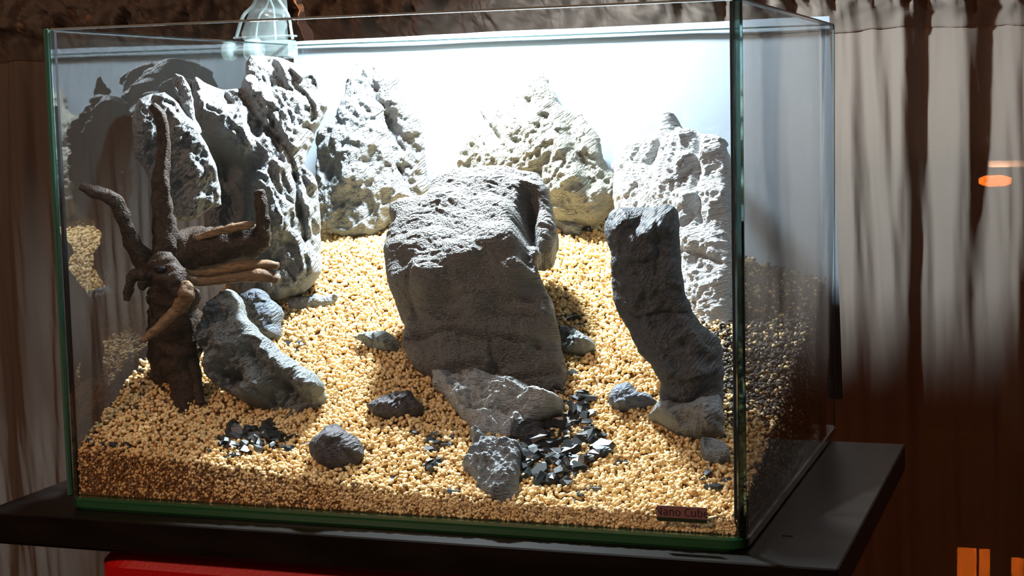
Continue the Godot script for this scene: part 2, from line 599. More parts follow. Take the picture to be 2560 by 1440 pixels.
func build_curtains() -> void:
	curtain("curtain", "brown curtain with a gathered heading at the left, ending behind the clear lamp arm", -0.95, -0.1062, [[-0.5311, -0.5552, 0.02, 0.02, -0.7], [-0.4373, -0.451, 0.024, 0.024, -0.7], [-0.3854, -0.4054, 0.02, 0.02, -0.7], [-0.3274, -0.3482, 0.018, 0.02, -0.7], [-0.2705, -0.2898, 0.02, 0.022, -0.7], [-0.2103, -0.2256, 0.02, 0.02, -0.7], [-0.1515, -0.1653, 0.02, 0.02, -0.7], [-0.62, -0.62, 0.02, 0.02, -0.7], [-0.72, -0.72, 0.02, 0.02, -0.7], [-0.82, -0.82, 0.02, 0.02, -0.7]], 3, M.cloth)
	curtain("curtain", "beige curtain with a gathered heading behind the tank's middle and right side", -0.0979, 1.45, [[0.4526, 0.4744, 0.01, 0.02, 0.05], [0.4803, 0.4822, 0.012, 0.028, -0.3], [0.5355, 0.5301, 0.017, 0.024, 0.14], [0.5854, 0.5677, 0.02, 0.026, -0.3], [0.4322, 0.4353, 0.012, 0.01, -0.3], [0.3534, 0.3513, 0.02, 0.02, -0.5], [0.2981, 0.2948, 0.014, 0.02, -0.5], [0.2415, 0.2369, 0.02, 0.02, -0.5], [0.1717, 0.1656, 0.016, 0.02, -0.5], [0.1039, 0.0962, 0.02, 0.02, -0.5], [0.0216, 0.012, 0.018, 0.02, -0.5], [-0.0419, -0.053, 0.02, 0.016, -0.5], [0.7, 0.7, 0.02, 0.02, -0.5], [0.78, 0.78, 0.02, 0.02, -0.5], [0.87, 0.87, 0.02, 0.02, -0.5], [0.96, 0.96, 0.02, 0.02, -0.5], [1.05, 1.05, 0.02, 0.02, -0.5], [1.15, 1.15, 0.02, 0.02, -0.5], [1.25, 1.25, 0.02, 0.02, -0.5]], 17, M.cloth_sheer)
	var r := thing("curtain_rod", "thin rod carrying the two curtains inside their gathered heading", "curtain rod", Vector3(0, SEAM + 0.085, -0.617))
	var rod := put("rod", lathe([[0.0, -1.2], [0.006, -1.2], [0.006, 1.3], [0.0, 1.3]]), M.white_paint, r)
	rod.rotation.z = -PI / 2

func build_board() -> void:
	var b := thing("shelf_board", "black wooden board with a satin top under the aquarium", "shelf", Vector3(0, -0.0212, 0))
	put("board_top", box(Vector3(-0.053, 0.0012, -0.333), Vector3(0.509, 0.0212, 0.0205), 0.0009), M.board, b)
	put("bottom_face", box(Vector3(-0.0515, 0.0, -0.331), Vector3(0.5075, 0.0012, 0.019), 0.0003), M.board_edge, b)
	var mk := put("scratch_mark", box(Vector3(0.4669, 0.0212, -0.0453), Vector3(0.4729, 0.0214, -0.0433), 0.0001), M.mark_dark, b, "small dark scratch")
	var red := thing("red_ottoman", "red upholstered ottoman with rounded corners under the black board", "ottoman", Vector3(0, FLOOR_Y, 0))
	var plan := round_plan(0.0202, 0.44, -0.33, 0.012, [0.03, 0.03, 0.03, 0.03])
	put("ottoman_body", slab_mesh(plan, 0.03, -0.0215 - FLOOR_Y, 0.012), M.red_leather, red)
	for x in [0.0202 + 0.05, 0.39]:
		for z in [-0.28, 0.012 - 0.05]:
			put("foot", box(Vector3(x - 0.02, 0, z - 0.02), Vector3(x + 0.02, 0.032, z + 0.02), 0.003), M.mark_dark, red)

# ------------------------------------------------------------------ the aquarium
func build_tank() -> void:
	var t := thing("aquarium", "clear glass aquarium with green edges standing on the black board", "aquarium")
	var g := 0.0055
	var by := 0.0085
	put("base_plate", slab_mesh(round_plan(0.0, W, -D, 0.0, [0.012, 0.012, 0.002, 0.002]), 0.0, by, 0.0018), M.glass_base, t, "thick green edged glass base plate")
	put("front_pane", pane(Vector3(g, by, -g), Vector3(W - g, H - 0.0012, 0.0), Vector3(0, 0, -1)), M.pane, t)
	put("back_pane", pane(Vector3(g, by, -D), Vector3(W - g, H - 0.0012, -D + g), Vector3(0, 0, 1)), M.pane, t)
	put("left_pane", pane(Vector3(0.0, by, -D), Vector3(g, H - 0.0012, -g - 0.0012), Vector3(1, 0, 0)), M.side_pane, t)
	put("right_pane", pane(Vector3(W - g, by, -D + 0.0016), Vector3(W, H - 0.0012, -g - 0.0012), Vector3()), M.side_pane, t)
	# polished rims
	put("front_rim", box(Vector3(g, H - 0.0012, -0.003), Vector3(W - g, H, 0.0), 0.0003), M.glass_rim, t)
	put("back_rim", box(Vector3(g, H - 0.0014, -D), Vector3(W - g, H - 0.0002, -D + 0.004), 0.0003), M.glass_edge, t)
	put("left_rim", box(Vector3(0.002, H - 0.0011, -D), Vector3(g, H, -g), 0.0003), M.glass_edge, t)
	put("right_rim", box(Vector3(W - g, H - 0.0014, -D), Vector3(W, H, -g), 0.0003), M.silicone, t)
	# green upright edges of the side panes in the front corners, each with its dark seam
	put("corner_edge", box(Vector3(W - g + 0.0002, by, -0.004), Vector3(W, H, 0.0), 0.0012), M.glass_edge, t, "green upright glass edge")
	put("corner_edge", box(Vector3(0.0, by, -0.004), Vector3(0.0034, H, 0.0), 0.0010), M.glass_edge_bright, t, "bright green upright glass edge")
	put("silicone_seam", box(Vector3(W - g - 0.0026, by, -0.0075), Vector3(W - g, H - 0.0014, -g), 0.0004), M.silicone, t)
	put("silicone_seam", box(Vector3(0.0034, by, -0.0075), Vector3(0.0056, H - 0.0014, -g + 0.0015), 0.0004), M.silicone, t)
	put("rear_edge", box(Vector3(W - 0.0012, by, -D), Vector3(W + 0.0002, H - 0.001, -D + 0.0015), 0.0003), M.glass_rim, t, "pale rear upright edge")
	put("silicone_seam", box(Vector3(g, by, -D + g), Vector3(g + 0.002, H - 0.004, -D + g + 0.002), 0.0004), M.glass_rim, t)
	# the maker's sticker low on the front pane
	var s := put("label_sticker", box(Vector3(0.4018, 0.0162, 0.0000), Vector3(0.4315, 0.0254, 0.0003), 0.0001), M.sticker, t, "small reddish sticker with dark lettering")
	put("green_stripe", box(Vector3(0.4018, 0.0162, 0.0003), Vector3(0.4315, 0.0184, 0.0004), 0.0001), M.sticker_stripe, s)
	var tm := TextMesh.new()
	tm.text = "Nano Cube"
	var f := SystemFont.new()
	f.font_names = PackedStringArray(["Droid Sans"])
	tm.font = f
	tm.font_size = 64
	tm.pixel_size = 0.0056 / 64.0
	tm.depth = 0.0001
	tm.horizontal_alignment = HORIZONTAL_ALIGNMENT_CENTER
	var l := put("lettering", tm, M.sticker_ink, s)
	l.position = Vector3(0.4166, 0.0219, 0.0004)

func build_paper() -> void:
	# a sheet of white paper stood behind the rear pane, a little askew and higher than the rim
	var c := [Vector3(0.0028, -0.0, -D - 0.0016), Vector3(0.4595, 0.0284, -0.3559), Vector3(0.4500, 0.3210, -0.3559), Vector3(0.0032, 0.3177, -0.3559)]
	var nx := 40
	var ny := 24
	var v := PackedVector3Array()
	var idx := PackedInt32Array()
	for side in 2:
		for j in ny + 1:
			for i in nx + 1:
				var a := float(i) / nx
				var b := float(j) / ny
				var p: Vector3 = (c[0] as Vector3).lerp(c[1], a).lerp((c[3] as Vector3).lerp(c[2], a), b)
				p.z -= 0.0008 * (1.0 + soft.get_noise_2d(a * 3.0, b * 2.0)) + side * 0.0003
				p.y += 0.0008 * soft.get_noise_2d(a * 4.0, 3.0) * b
				v.append(p)
	var row := nx + 1
	var back := row * (ny + 1)
	for j in ny:
		for i in nx:
			var a := j * row + i
			idx.append_array([a, a + row, a + 1, a + 1, a + row, a + row + 1])
			a += back
			idx.append_array([a, a + 1, a + row, a + 1, a + row + 1, a + row])
	var o := put("backing_paper", smooth_mesh(v, idx), M.paper)
	tag(o, "white paper sheet standing behind the aquarium's rear pane as a backdrop", "paper sheet")

func grain_mesh(seed_: int, stretch: float, n := 7) -> ArrayMesh:
	# a lumpy little nodule, unit size
	var r := RandomNumberGenerator.new()
	r.seed = seed_
	var v := PackedVector3Array()
	var idx := PackedInt32Array()
	var seg := n + 1
	var lobes := []
	for k in 4:
		lobes.append([Vector3(r.randf_range(-1, 1), r.randf_range(-1, 1), r.randf_range(-1, 1)).normalized(), r.randf_range(0.15, 0.45)])
	for j in n + 1:
		for i in seg:
			var th := PI * j / n
			var ph := TAU * i / seg
			var d := Vector3(sin(th) * cos(ph), cos(th), sin(th) * sin(ph))
			var rad := 0.72
			for l in lobes:
				rad += l[1] * pow(maxf(0.0, d.dot(l[0])), 3.0)
			v.append(Vector3(d.x * rad * stretch, d.y * rad * 0.85, d.z * rad))
	for j in n:
		for i in seg:
			var a := j * seg + i
			var b := j * seg + (i + 1) % seg
			idx.append_array([a, b, b + seg, a, b + seg, a + seg])
	return orient(v, idx)

func build_gravel() -> void:
	var bed := thing("gravel", "pale yellow crumbly gravel sloping up from the front pane to the back", "gravel")
	bed.set_meta("kind", "stuff")
	# the body of the bed
	var nx := 150
	var nz := 120
	var x0 := 0.0062
	var x1 := W - 0.0062
	var z0 := -D + 0.006
	var z1 := -0.0064
	var v := PackedVector3Array()
	var idx := PackedInt32Array()
	for j in nz + 1:
		for i in nx + 1:
			var x := lerpf(x0, x1, float(i) / nx)
			var z := lerpf(z0, z1, float(j) / nz)
			v.append(Vector3(x, gravel_h(x, z) - 0.0016 + bump(x, z), z))
	var row := nx + 1
	for j in nz:
		for i in nx:
			var a := j * row + i
			idx.append_array([a, a + 1, a + row, a + 1, a + row + 1, a + row])
	var ring := []
	for i in nx:
		ring.append(i)
	for j in nz:
		ring.append(j * row + nx)
	for i in nx:
		ring.append(nz * row + nx - i)
	for j in nz:
		ring.append((nz - j) * row)
	var low := v.size()
	for k in ring:
		v.append(Vector3(v[k].x, 0.0088, v[k].z))
	for k in ring.size():
		var a: int = ring[k]
		var b: int = ring[(k + 1) % ring.size()]
		idx.append_array([a, low + k, b, b, low + k, low + (k + 1) % ring.size()])
	put("gravel_bed", smooth_mesh(v, idx), M.gravel_bed, bed)
	# the grains on its top and against the panes
	var r := RandomNumberGenerator.new()
	r.seed = 99
	var at := [[], [], []]
	var tint := [[], [], []]
	var z := z1
	var step := 0.00215
	for layer in 2:
		z = z1 - layer * 0.001
		while z > z0:
			var x := x0 + r.randf() * step
			while x < x1:
				var px := clampf(x + r.randf_range(-1, 1) * step * 0.6, x0, x1)
				var pz := clampf(z + r.randf_range(-1, 1) * step * 0.6, z0, z1)
				var y := gravel_h(px, pz) + bump(px, pz) + r.randf_range(-0.0016, 0.0008) + (0.0012 if layer == 1 and r.randf() < 0.5 else 0.0)
				if layer == 0 or r.randf() < 0.45:
					var dark: float = clampf((px - 0.375) / 0.03, 0.0, 1.0) * clampf((-pz - 0.10) / 0.05, 0.0, 1.0)  # shade behind the right stones, put into the grain colour among dark soil
					var brown: float = clampf((0.05 - px) / 0.05, 0.0, 1.0) * clampf((-pz - 0.03) / 0.05, 0.0, 1.0) * 0.25  # painted shade at the left, mixed with a few real soil bits
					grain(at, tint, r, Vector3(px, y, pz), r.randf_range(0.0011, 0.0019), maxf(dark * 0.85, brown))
				x += step
			z -= step * 0.9
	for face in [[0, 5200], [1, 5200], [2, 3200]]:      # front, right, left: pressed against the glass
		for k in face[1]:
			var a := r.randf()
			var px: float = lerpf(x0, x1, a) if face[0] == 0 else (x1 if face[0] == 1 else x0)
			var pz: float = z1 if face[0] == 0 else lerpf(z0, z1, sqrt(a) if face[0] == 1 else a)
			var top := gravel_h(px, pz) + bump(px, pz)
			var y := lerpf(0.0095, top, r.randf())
			grain(at, tint, r, Vector3(px, y, pz), r.randf_range(0.0008, 0.0015), (0.5 * clampf(1.0 - px / 0.2, 0.0, 1.0) + 0.12) if face[0] == 0 else 0.85 if face[0] == 1 else 0.55)  # last value: dark soil share that also paints the unlit faces' shade
	for k in 3:
		var mm := MultiMesh.new()
		mm.transform_format = MultiMesh.TRANSFORM_3D
		mm.use_colors = true
		mm.mesh = grain_mesh(200 + k, [1.0, 1.35, 0.8][k])
		mm.instance_count = at[k].size()
		for i in at[k].size():
			mm.set_instance_transform(i, at[k][i])
			mm.set_instance_color(i, tint[k][i])
		var o := MultiMeshInstance3D.new()
		o.name = "gravel_grains"
		o.multimesh = mm
		o.material_override = M.gravel
		o.set_meta("kind", "stuff")
		bed.add_child(o, true)

func bump(x: float, z: float) -> float:
	return 0.0026 * soft.get_noise_2d(x * 85.0, z * 85.0) + 0.0034 * soft.get_noise_2d(x * 190.0 + 40.0, z * 190.0)

func grain(at: Array, tint: Array, r: RandomNumberGenerator, p: Vector3, s: float, soil_shade: float) -> void:
	var k := r.randi() % 3
	var b := Basis.from_euler(Vector3(r.randf() * TAU, r.randf() * TAU, r.randf() * TAU)).scaled(Vector3(s, s, s))
	at[k].append(Transform3D(b, p))
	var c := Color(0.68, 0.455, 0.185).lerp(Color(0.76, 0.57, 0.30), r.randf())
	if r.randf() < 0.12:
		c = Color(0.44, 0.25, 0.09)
	if r.randf() < soil_shade:
		c = Color(0.05, 0.037, 0.027) if p.z < -0.0066 else Color(0.20, 0.125, 0.06)  # dark grain tone: soil, and shade painted into the gravel
	tint[k].append(c)

# ------------------------------------------------------------------ stones
func stone_noise(style: String, seed_: int) -> Array:
	var a := FastNoiseLite.new()
	a.seed = seed_
	a.frequency = 1.0
	a.fractal_type = FastNoiseLite.FRACTAL_RIDGED
	a.fractal_octaves = 4
	a.fractal_gain = 0.55
	var b := FastNoiseLite.new()
	b.seed = seed_ + 1
	b.frequency = 1.0
	b.noise_type = FastNoiseLite.TYPE_CELLULAR
	b.cellular_return_type = FastNoiseLite.RETURN_DISTANCE
	b.fractal_type = FastNoiseLite.FRACTAL_NONE
	var c := FastNoiseLite.new()
	c.seed = seed_ + 2
	c.frequency = 1.0
	c.fractal_octaves = 3
	return [a, b, c]

func stone_relief(style: String, n: Array, u: float, v: float) -> float:
	# metres added to a stone's face; u, v in metres
	var a: FastNoiseLite = n[0]
	var b: FastNoiseLite = n[1]
	var c: FastNoiseLite = n[2]
	var wu := u + 0.006 * c.get_noise_2d(u * 28.0, v * 28.0 + 9.0)
	var wv := v + 0.006 * c.get_noise_2d(u * 28.0 + 31.0, v * 28.0)
	var fine := 0.0009 * c.get_noise_2d(u * 230.0, v * 230.0)
	match style:
		"strata":
			var s := wv + 0.16 * wu
			var q := wu - 0.16 * wv
			var lay := s * 62.0 + 2.2 * c.get_noise_2d(q * 11.0, s * 9.0 + 3.0)
			var f := lay - floorf(lay)
			var ledge := (f if f < 0.86 else (1.0 - f) * 6.14) * (0.35 + 0.65 * absf(c.get_noise_2d(q * 17.0 + 60.0, floorf(lay) * 3.7)) * 1.6)
			return 0.0022 * ledge + 0.0016 * a.get_noise_2d(q * 13.0, s * 40.0) + 0.0009 * a.get_noise_2d(q * 34.0 + 7.0, s * 120.0) + fine * 0.5
		"streak":
			var s := wu + 0.22 * wv
			var q := wv - 0.22 * wu
			return 0.0028 * a.get_noise_2d(s * 52.0, q * 17.0) + 0.0015 * a.get_noise_2d(s * 100.0, q * 60.0) + shelf(c.get_noise_2d(u * 22.0, v * 11.0) * 2.4) * 0.0022 + fine
		"pits":
			var pit := b.get_noise_2d(wu * 120.0, wv * 120.0)          # -1 at a cell's middle
			var big := b.get_noise_2d(wu * 48.0 + 5.0, wv * 48.0)
			return 0.0022 * a.get_noise_2d(wu * 42.0, wv * 30.0) + 0.0011 * a.get_noise_2d(wu * 105.0, wv * 85.0) - 0.0016 * smoothstep(-0.45, -0.95, pit) - 0.0020 * smoothstep(-0.6, -0.95, big) + shelf(c.get_noise_2d(u * 17.0, v * 15.0) * 2.6) * 0.0036 + fine
		"crag":
			var s := wu + 0.34 * wv
			var q := wv - 0.34 * wu
			return 0.0056 * a.get_noise_2d(s * 30.0, q * 9.0) + 0.0018 * a.get_noise_2d(s * 85.0, q * 45.0) + shelf(c.get_noise_2d(s * 26.0, q * 12.0) * 3.0) * 0.0052 + fine * 1.4
		"rough":
			return 0.0038 * a.get_noise_2d(wu * 38.0, wv * 38.0) + 0.0022 * a.get_noise_2d(wu * 100.0, wv * 100.0 + 3.0) + shelf(c.get_noise_2d(u * 30.0, v * 30.0) * 2.2) * 0.0034 + fine * 1.3
		_:
			return 0.0022 * a.get_noise_2d(wu * 26.0, wv * 22.0) + 0.0012 * a.get_noise_2d(wu * 75.0, wv * 75.0) + shelf(c.get_noise_2d(u * 20.0, v * 17.0) * 2.0) * 0.0040 + fine * 0.7
	return 0.0

func shelf(x: float) -> float:
	# steps with steep risers: broken ledges
	var k := floorf(x)
	return k + smoothstep(0.30, 0.62, x - k)

func stone(called: String, parent: Node, origin: Vector3, yaw: float, lean: float, spec: Array, style: String, m: Material, seed_: int, out: Array, rel: Array, gro: Array) -> MeshInstance3D:
	# A stone from its profile in its own plane (tenths of a millimetre), the depth of its face at some points, and clefts.
	# spec: front depth, back depth, edge rounding, cell
	var tf: float = spec[0]
	var tb: float = spec[1]
	var rad: float = spec[2]
	var cell: float = spec[3]
	var n := stone_noise(style, seed_)
	var r := RandomNumberGenerator.new()
	r.seed = seed_
	# the outline, broken up between its points
	var poly := PackedVector2Array()
	var np := out.size() / 2
	for i in np:
		var a := Vector2(out[i * 2], out[i * 2 + 1]) * 0.0001
		var b := Vector2(out[(i * 2 + 2) % out.size()], out[(i * 2 + 3) % out.size()]) * 0.0001
		var parts := maxi(1, int(a.distance_to(b) / 0.0030))
		var nrm := (b - a).orthogonal().normalized()
		for k in parts:
			var t := float(k) / parts
			poly.append(a.lerp(b, t) + (nrm * r.randf_range(-1.0, 1.0) * 0.0006 if k > 0 else Vector2()))
	var lo := poly[0]
	var hi := poly[0]
	for q in poly:
		lo = lo.min(q)
		hi = hi.max(q)
	lo -= Vector2(cell, cell) * 2.0
	var nx := int((hi.x - lo.x) / cell) + 4
	var ny := int((hi.y - lo.y) / cell) + 4
	var total := nx * ny
	# nearest outline point of every node: exact near the outline, handed on elsewhere
	var near := PackedVector2Array()
	near.resize(total)
	var dist := PackedFloat32Array()
	dist.resize(total)
	dist.fill(1e9)
	var m_ := poly.size()
	for e in m_:
		var a := poly[e]
		var b := poly[(e + 1) % m_]
		var i0 := maxi(0, int((minf(a.x, b.x) - lo.x) / cell) - 2)
		var i1 := mini(nx - 1, int((maxf(a.x, b.x) - lo.x) / cell) + 3)
		var j0 := maxi(0, int((minf(a.y, b.y) - lo.y) / cell) - 2)
		var j1 := mini(ny - 1, int((maxf(a.y, b.y) - lo.y) / cell) + 3)
		for j in range(j0, j1 + 1):
			for i in range(i0, i1 + 1):
				var p := lo + Vector2(i, j) * cell
				var q := Geometry2D.get_closest_point_to_segment(p, a, b)
				var d := p.distance_to(q)
				if d < dist[j * nx + i]:
					dist[j * nx + i] = d
					near[j * nx + i] = q
	for pass_ in 2:
		var fwd := pass_ == 0
		for jj in ny:
			var j := jj if fwd else ny - 1 - jj
			for ii in nx:
				var i := ii if fwd else nx - 1 - ii
				var k := j * nx + i
				var p := lo + Vector2(i, j) * cell
				for o in 4:
					var di := -1 if o == 0 else (o - 2)
					var dj := 0 if o == 0 else -1
					var i2 := i + (di if fwd else -di)
					var j2 := j + (dj if fwd else -dj)
					if i2 < 0 or j2 < 0 or i2 >= nx or j2 >= ny:
						continue
					var k2 := j2 * nx + i2
					if dist[k2] < 1e8:
						var d := p.distance_to(near[k2])
						if d < dist[k]:
							dist[k] = d
							near[k] = near[k2]
	# inside or not, row by row
	var inside := PackedByteArray()
	inside.resize(total)
	for j in ny:
		var y := lo.y + j * cell
		var xs := []
		for e in m_:
			var a := poly[e]
			var b := poly[(e + 1) % m_]
			if (a.y > y) != (b.y > y):
				xs.append(a.x + (y - a.y) / (b.y - a.y) * (b.x - a.x))
		xs.sort()
		for e in range(0, xs.size() - 1, 2):
			for i in range(maxi(0, ceili((xs[e] - lo.x) / cell)), mini(nx - 1, floori((xs[e + 1] - lo.x) / cell)) + 1):
				inside[j * nx + i] = 1
	# the two faces
	var vi := PackedInt32Array()
	vi.resize(total)
	vi.fill(-1)
	var v := PackedVector3Array()
	var uv := PackedVector2Array()
	var nr := rel.size() / 3
	for j in ny:
		for i in nx:
			var k := j * nx + i
			var p := lo + Vector2(i, j) * cell
			var s := dist[k]
			if not inside[k]:
				if s > cell * 0.74:
					continue
				p = near[k]
				s = 0.0
			var t := minf(s / rad, 1.0)
			var prof := sqrt(1.0 - (1.0 - t) * (1.0 - t))
			var num := 0.0
			var den := 0.0
			for e in nr:
				var dx: float = p.x - rel[e * 3] * 0.0001
				var dy: float = p.y - rel[e * 3 + 1] * 0.0001
				var w := dx * dx + dy * dy + 0.00002
				w = 1.0 / (w * w)
				num += w * rel[e * 3 + 2]
				den += w
			var body := num / den * 0.0001 if nr else 0.0
			var f := tf * prof + body
			for gcut in gro:
				var best := 1e9
				var line: Array = gcut[0]
				for e in range(0, line.size() - 2, 2):
					best = minf(best, p.distance_to(Geometry2D.get_closest_point_to_segment(p, Vector2(line[e], line[e + 1]) * 0.0001, Vector2(line[e + 2], line[e + 3]) * 0.0001)))
				best /= gcut[1]
				if best < 2.5:
					f -= gcut[2] * exp(-best * best) * prof
			var relief := stone_relief(style, n, p.x, p.y)
			f += relief * (0.25 + 0.75 * prof)
			var bk := f - (tf + tb) * prof - 0.0004
			if s == 0.0:
				bk = f - 0.0004
			else:
				bk = minf(f - 0.0006, body - tb * prof + stone_relief("rough", n, p.x + 0.3, p.y))
			vi[k] = v.size()
			v.append(Vector3(p.x, p.y, f))
			v.append(Vector3(p.x, p.y, bk))
			var q := Vector2(p.x + f * 0.7, p.y + f * 0.8)
			uv.append(q)
			uv.append(q)
	var idx := PackedInt32Array()
	var edges := {}
	for j in ny - 1:
		for i in nx - 1:
			var q := [vi[j * nx + i], vi[j * nx + i + 1], vi[(j + 1) * nx + i + 1], vi[(j + 1) * nx + i]]
			var have := []
			for e in q:
				if e >= 0:
					have.append(e)
			if have.size() < 3:
				continue
			var h0: int = have[0]
			for e in range(1, have.size() - 1):
				var h1: int = have[e]
				var h2: int = have[e + 1]
				idx.append_array([h0, h2, h1, h0 + 1, h1 + 1, h2 + 1])
				for pair in [[h0, h1], [h1, h2], [h2, h0]]:
					var back := Vector2i(pair[1], pair[0])
					if edges.has(back):
						edges.erase(back)
					else:
						edges[Vector2i(pair[0], pair[1])] = true
	for e: Vector2i in edges:       # the narrow rim that joins the faces
		idx.append_array([e.x, e.y, e.x + 1, e.y, e.y + 1, e.x + 1])
	var o := put(called, smooth_mesh(v, idx, uv), m, parent)
	o.position = origin
	var ub := Vector3(cos(yaw), 0, -sin(yaw))
	var fb := Vector3(sin(yaw), 0, cos(yaw))
	var vb := Vector3(0, cos(lean), 0) - fb * sin(lean)
	o.basis = Basis(ub, vb, ub.cross(vb))
	return o

func build_stones() -> void:
	var o: MeshInstance3D
	var t: Node3D
	o = stone("centre_stone", self, Vector3(0.2409, 0.1443, -0.1320), 0.0349, 0.7679, [0.012, 0.03, 0.014, 0.00085], "strata", M.slate, 3,
		[58, 1066, 151, 1068, 256, 1047, 330, 932, 396, 733, 448, 572, 445, 399, 380, 353, 413, 268, 443, 198, 424, 114, 465, 45, 541, -63, 578, -174, 630, -372, 670, -476, 682, -632, 637, -710, 563, -775, 432, -832, 158, -872, -41, -830, -142, -731, -221, -629, -376, -564, -468, -446, -472, -311, -543, -162, -608, -19, -675, 179, -674, 324, -654, 415, -703, 489, -731, 579, -680, 646, -503, 682, -491, 788, -484, 864, -419, 959, -295, 1018, -107, 1046],
		[-148, 985, -100, 242, 979, -180, -428, 874, -40, -637, 593, 20, -101, 757, -40, 159, 791, -100, -292, 535, 20, 49, 461, 20, -481, 317, 40, -60, 281, 60, -379, 138, 90, 222, 176, 120, -7, 35, 130, -269, -89, 100, -514, -39, 30, 313, 3, 60, 86, -137, -30, -154, -343, -220, -411, -347, -220, 239, -336, -220, 412, -366, -250, -322, -480, -290, -53, -540, -270, 122, -575, -280, 299, -629, -410, 537, -591, -410, 213, -744, -600, -51, -799, -610, 492, -783, -610, 357, 678, -220, 411, 460, -220, 486, -98, -200, 594, -461, -370],
		[[[242, 791, 279, 533, 338, 317, 407, 72], 0.0045, 0.016], [[-373, -80, -394, -177, -371, -296], 0.002, 0.004], [[-422, -422, -90, -375, 143, -411, 505, -424], 0.0018, 0.006], [[-427, -280, -125, -214, 211, -196, 454, -149], 0.0012, 0.003], [[-191, -303, 114, -271, 500, -249], 0.001, 0.0025], [[-139, -656, 126, -595, 275, -646, 639, -557], 0.0022, 0.006], [[163, -371, 213, -534, 261, -646], 0.0014, 0.004]])
	tag(o, "big dark layered stone standing in the middle, its leaning top face brightly lit", "rock")
	t = thing("big_stone", "largest pale craggy stone at the left, with a leaning slab, behind the driftwood", "rock")
	o = stone("stone_body", t, Vector3(0.0442, 0.1271, -0.1920), 0.5061, 0.1047, [0.018, 0.05, 0.02, 0.00095], "crag", M.pale, 11,
		[37, 1774, 136, 1770, 275, 1734, 402, 1674, 476, 1630, 541, 1608, 550, 1465, 601, 1363, 548, 1255, 502, 1180, 487, 1113, 432, 1006, 398, 909, 472, 819, 489, 776, 504, 554, 504, 332, 491, 101, 452, 42, 348, -60, 146, -97, -121, -55, -250, 70, -346, 255, -366, 496, -340, 765, -361, 976, -396, 1187, -412, 1392, -411, 1548, -380, 1595, -293, 1540, -177, 1495, -46, 1492, -50, 1532, -5, 1615, -7, 1706],
		[131, 1733, -120, 96, 1613, -60, 305, 1594, -40, 512, 1499, -120, -30, 1450, 60, -236, 1484, 40, 237, 1383, 40, 536, 1346, -60, -303, 1305, 140, -159, 1212, 180, -76, 1059, 160, 82, 1266, 80, 350, 1229, 0, 438, 1166, -60, 189, 961, 100, -202, 881, -300, -84, 848, -140, -198, 610, -320, 92, 782, 140, 269, 716, 60, 20, 482, 80, 169, 477, 140, 349, 471, 20, 308, 200, 80, 465, 346, -40, 242, 51, 100, -166, 308, -100],
		[[[-352, 1186, -270, 1019, -197, 851, -175, 459], 0.008, 0.022], [[58, 1418, 198, 1172, 307, 897, 337, 532], 0.0022, 0.006], [[-60, 1450, 52, 1267, 224, 1081], 0.0018, 0.005], [[319, 836, 364, 471, 379, 106], 0.002, 0.006]])
	o = stone("leaning_slab", t, Vector3(0.0310, 0.1843, -0.1080), 0.5934, -0.0698, [0.009, 0.014, 0.008, 0.0009], "rough", M.pale, 15,
		[-248, 851, -148, 888, -69, 897, -13, 855, 26, 815, 73, 733, 129, 682, 175, 579, 224, 477, 242, 434, 270, 354, 281, 271, 297, 188, 297, 91, 223, 71, 140, 23, 58, -11, -28, -5, -80, 6, -135, 76, -171, 205, -221, 339, -271, 432, -295, 450, -294, 592, -301, 692, -266, 810],
		[-185, 847, -60, -49, 858, -40, -164, 708, -10, 25, 648, 40, 157, 476, 20, -226, 543, 20, -11, 425, 30, 92, 224, 20, 258, 190, -40, -24, 86, 0],
		[[[-144, 860, -23, 816, 41, 703], 0.0015, 0.003], [[-284, 461, -199, 536, -89, 533], 0.0014, 0.004]])
	o = stone("splinter", t, Vector3(0.0368, 0.2544, -0.1150), 0.5934, 0.0349, [0.004, 0.006, 0.005, 0.0008], "smooth", M.pale, 16,
		[-98, 282, -71, 326, -41, 317, -17, 305, 19, 243, 45, 142, 49, 30, 93, -87, 49, -142, 0, 0, -45, 108, -75, 184],
		[-31, 225, 10, 29, 27, 0],
		[])
	t = thing("pitted_peak_stone", "pale pitted stone peak with a slender tip against the white backing, left of the middle", "rock")
	o = stone("stone_body", t, Vector3(0.0815, 0.1595, -0.3020), 0.1396, 0.1396, [0.012, 0.02, 0.018, 0.00095], "pits", M.pale, 21,
		[-73, 1416, -53, 1412, -43, 1347, 8, 1280, 92, 1246, 166, 1198, 193, 1152, 207, 1042, 218, 928, 249, 821, 279, 717, 303, 610, 330, 506, 371, 431, 414, 366, 468, 272, 382, 254, 296, 223, 260, 123, 223, 53, 117, -17, -127, -22, -286, 51, -328, 198, -349, 296, -367, 472, -362, 647, -387, 778, -363, 846, -279, 916, -195, 963, -159, 1080, -139, 1174, -136, 1242, -100, 1335],
		[-70, 1380, -80, -8, 1183, -20, 127, 1115, 0, -107, 926, 20, 94, 986, 80, 162, 855, 60, -309, 832, -30, -173, 732, 40, -4, 664, 100, 197, 595, 80, -273, 473, 20, -3, 404, 120, 231, 369, 80, 365, 335, 20, -203, 180, 40, 33, 145, 80, 200, 143, 20],
		[[[10, 1046, 77, 970, 161, 985], 0.003, 0.004]])
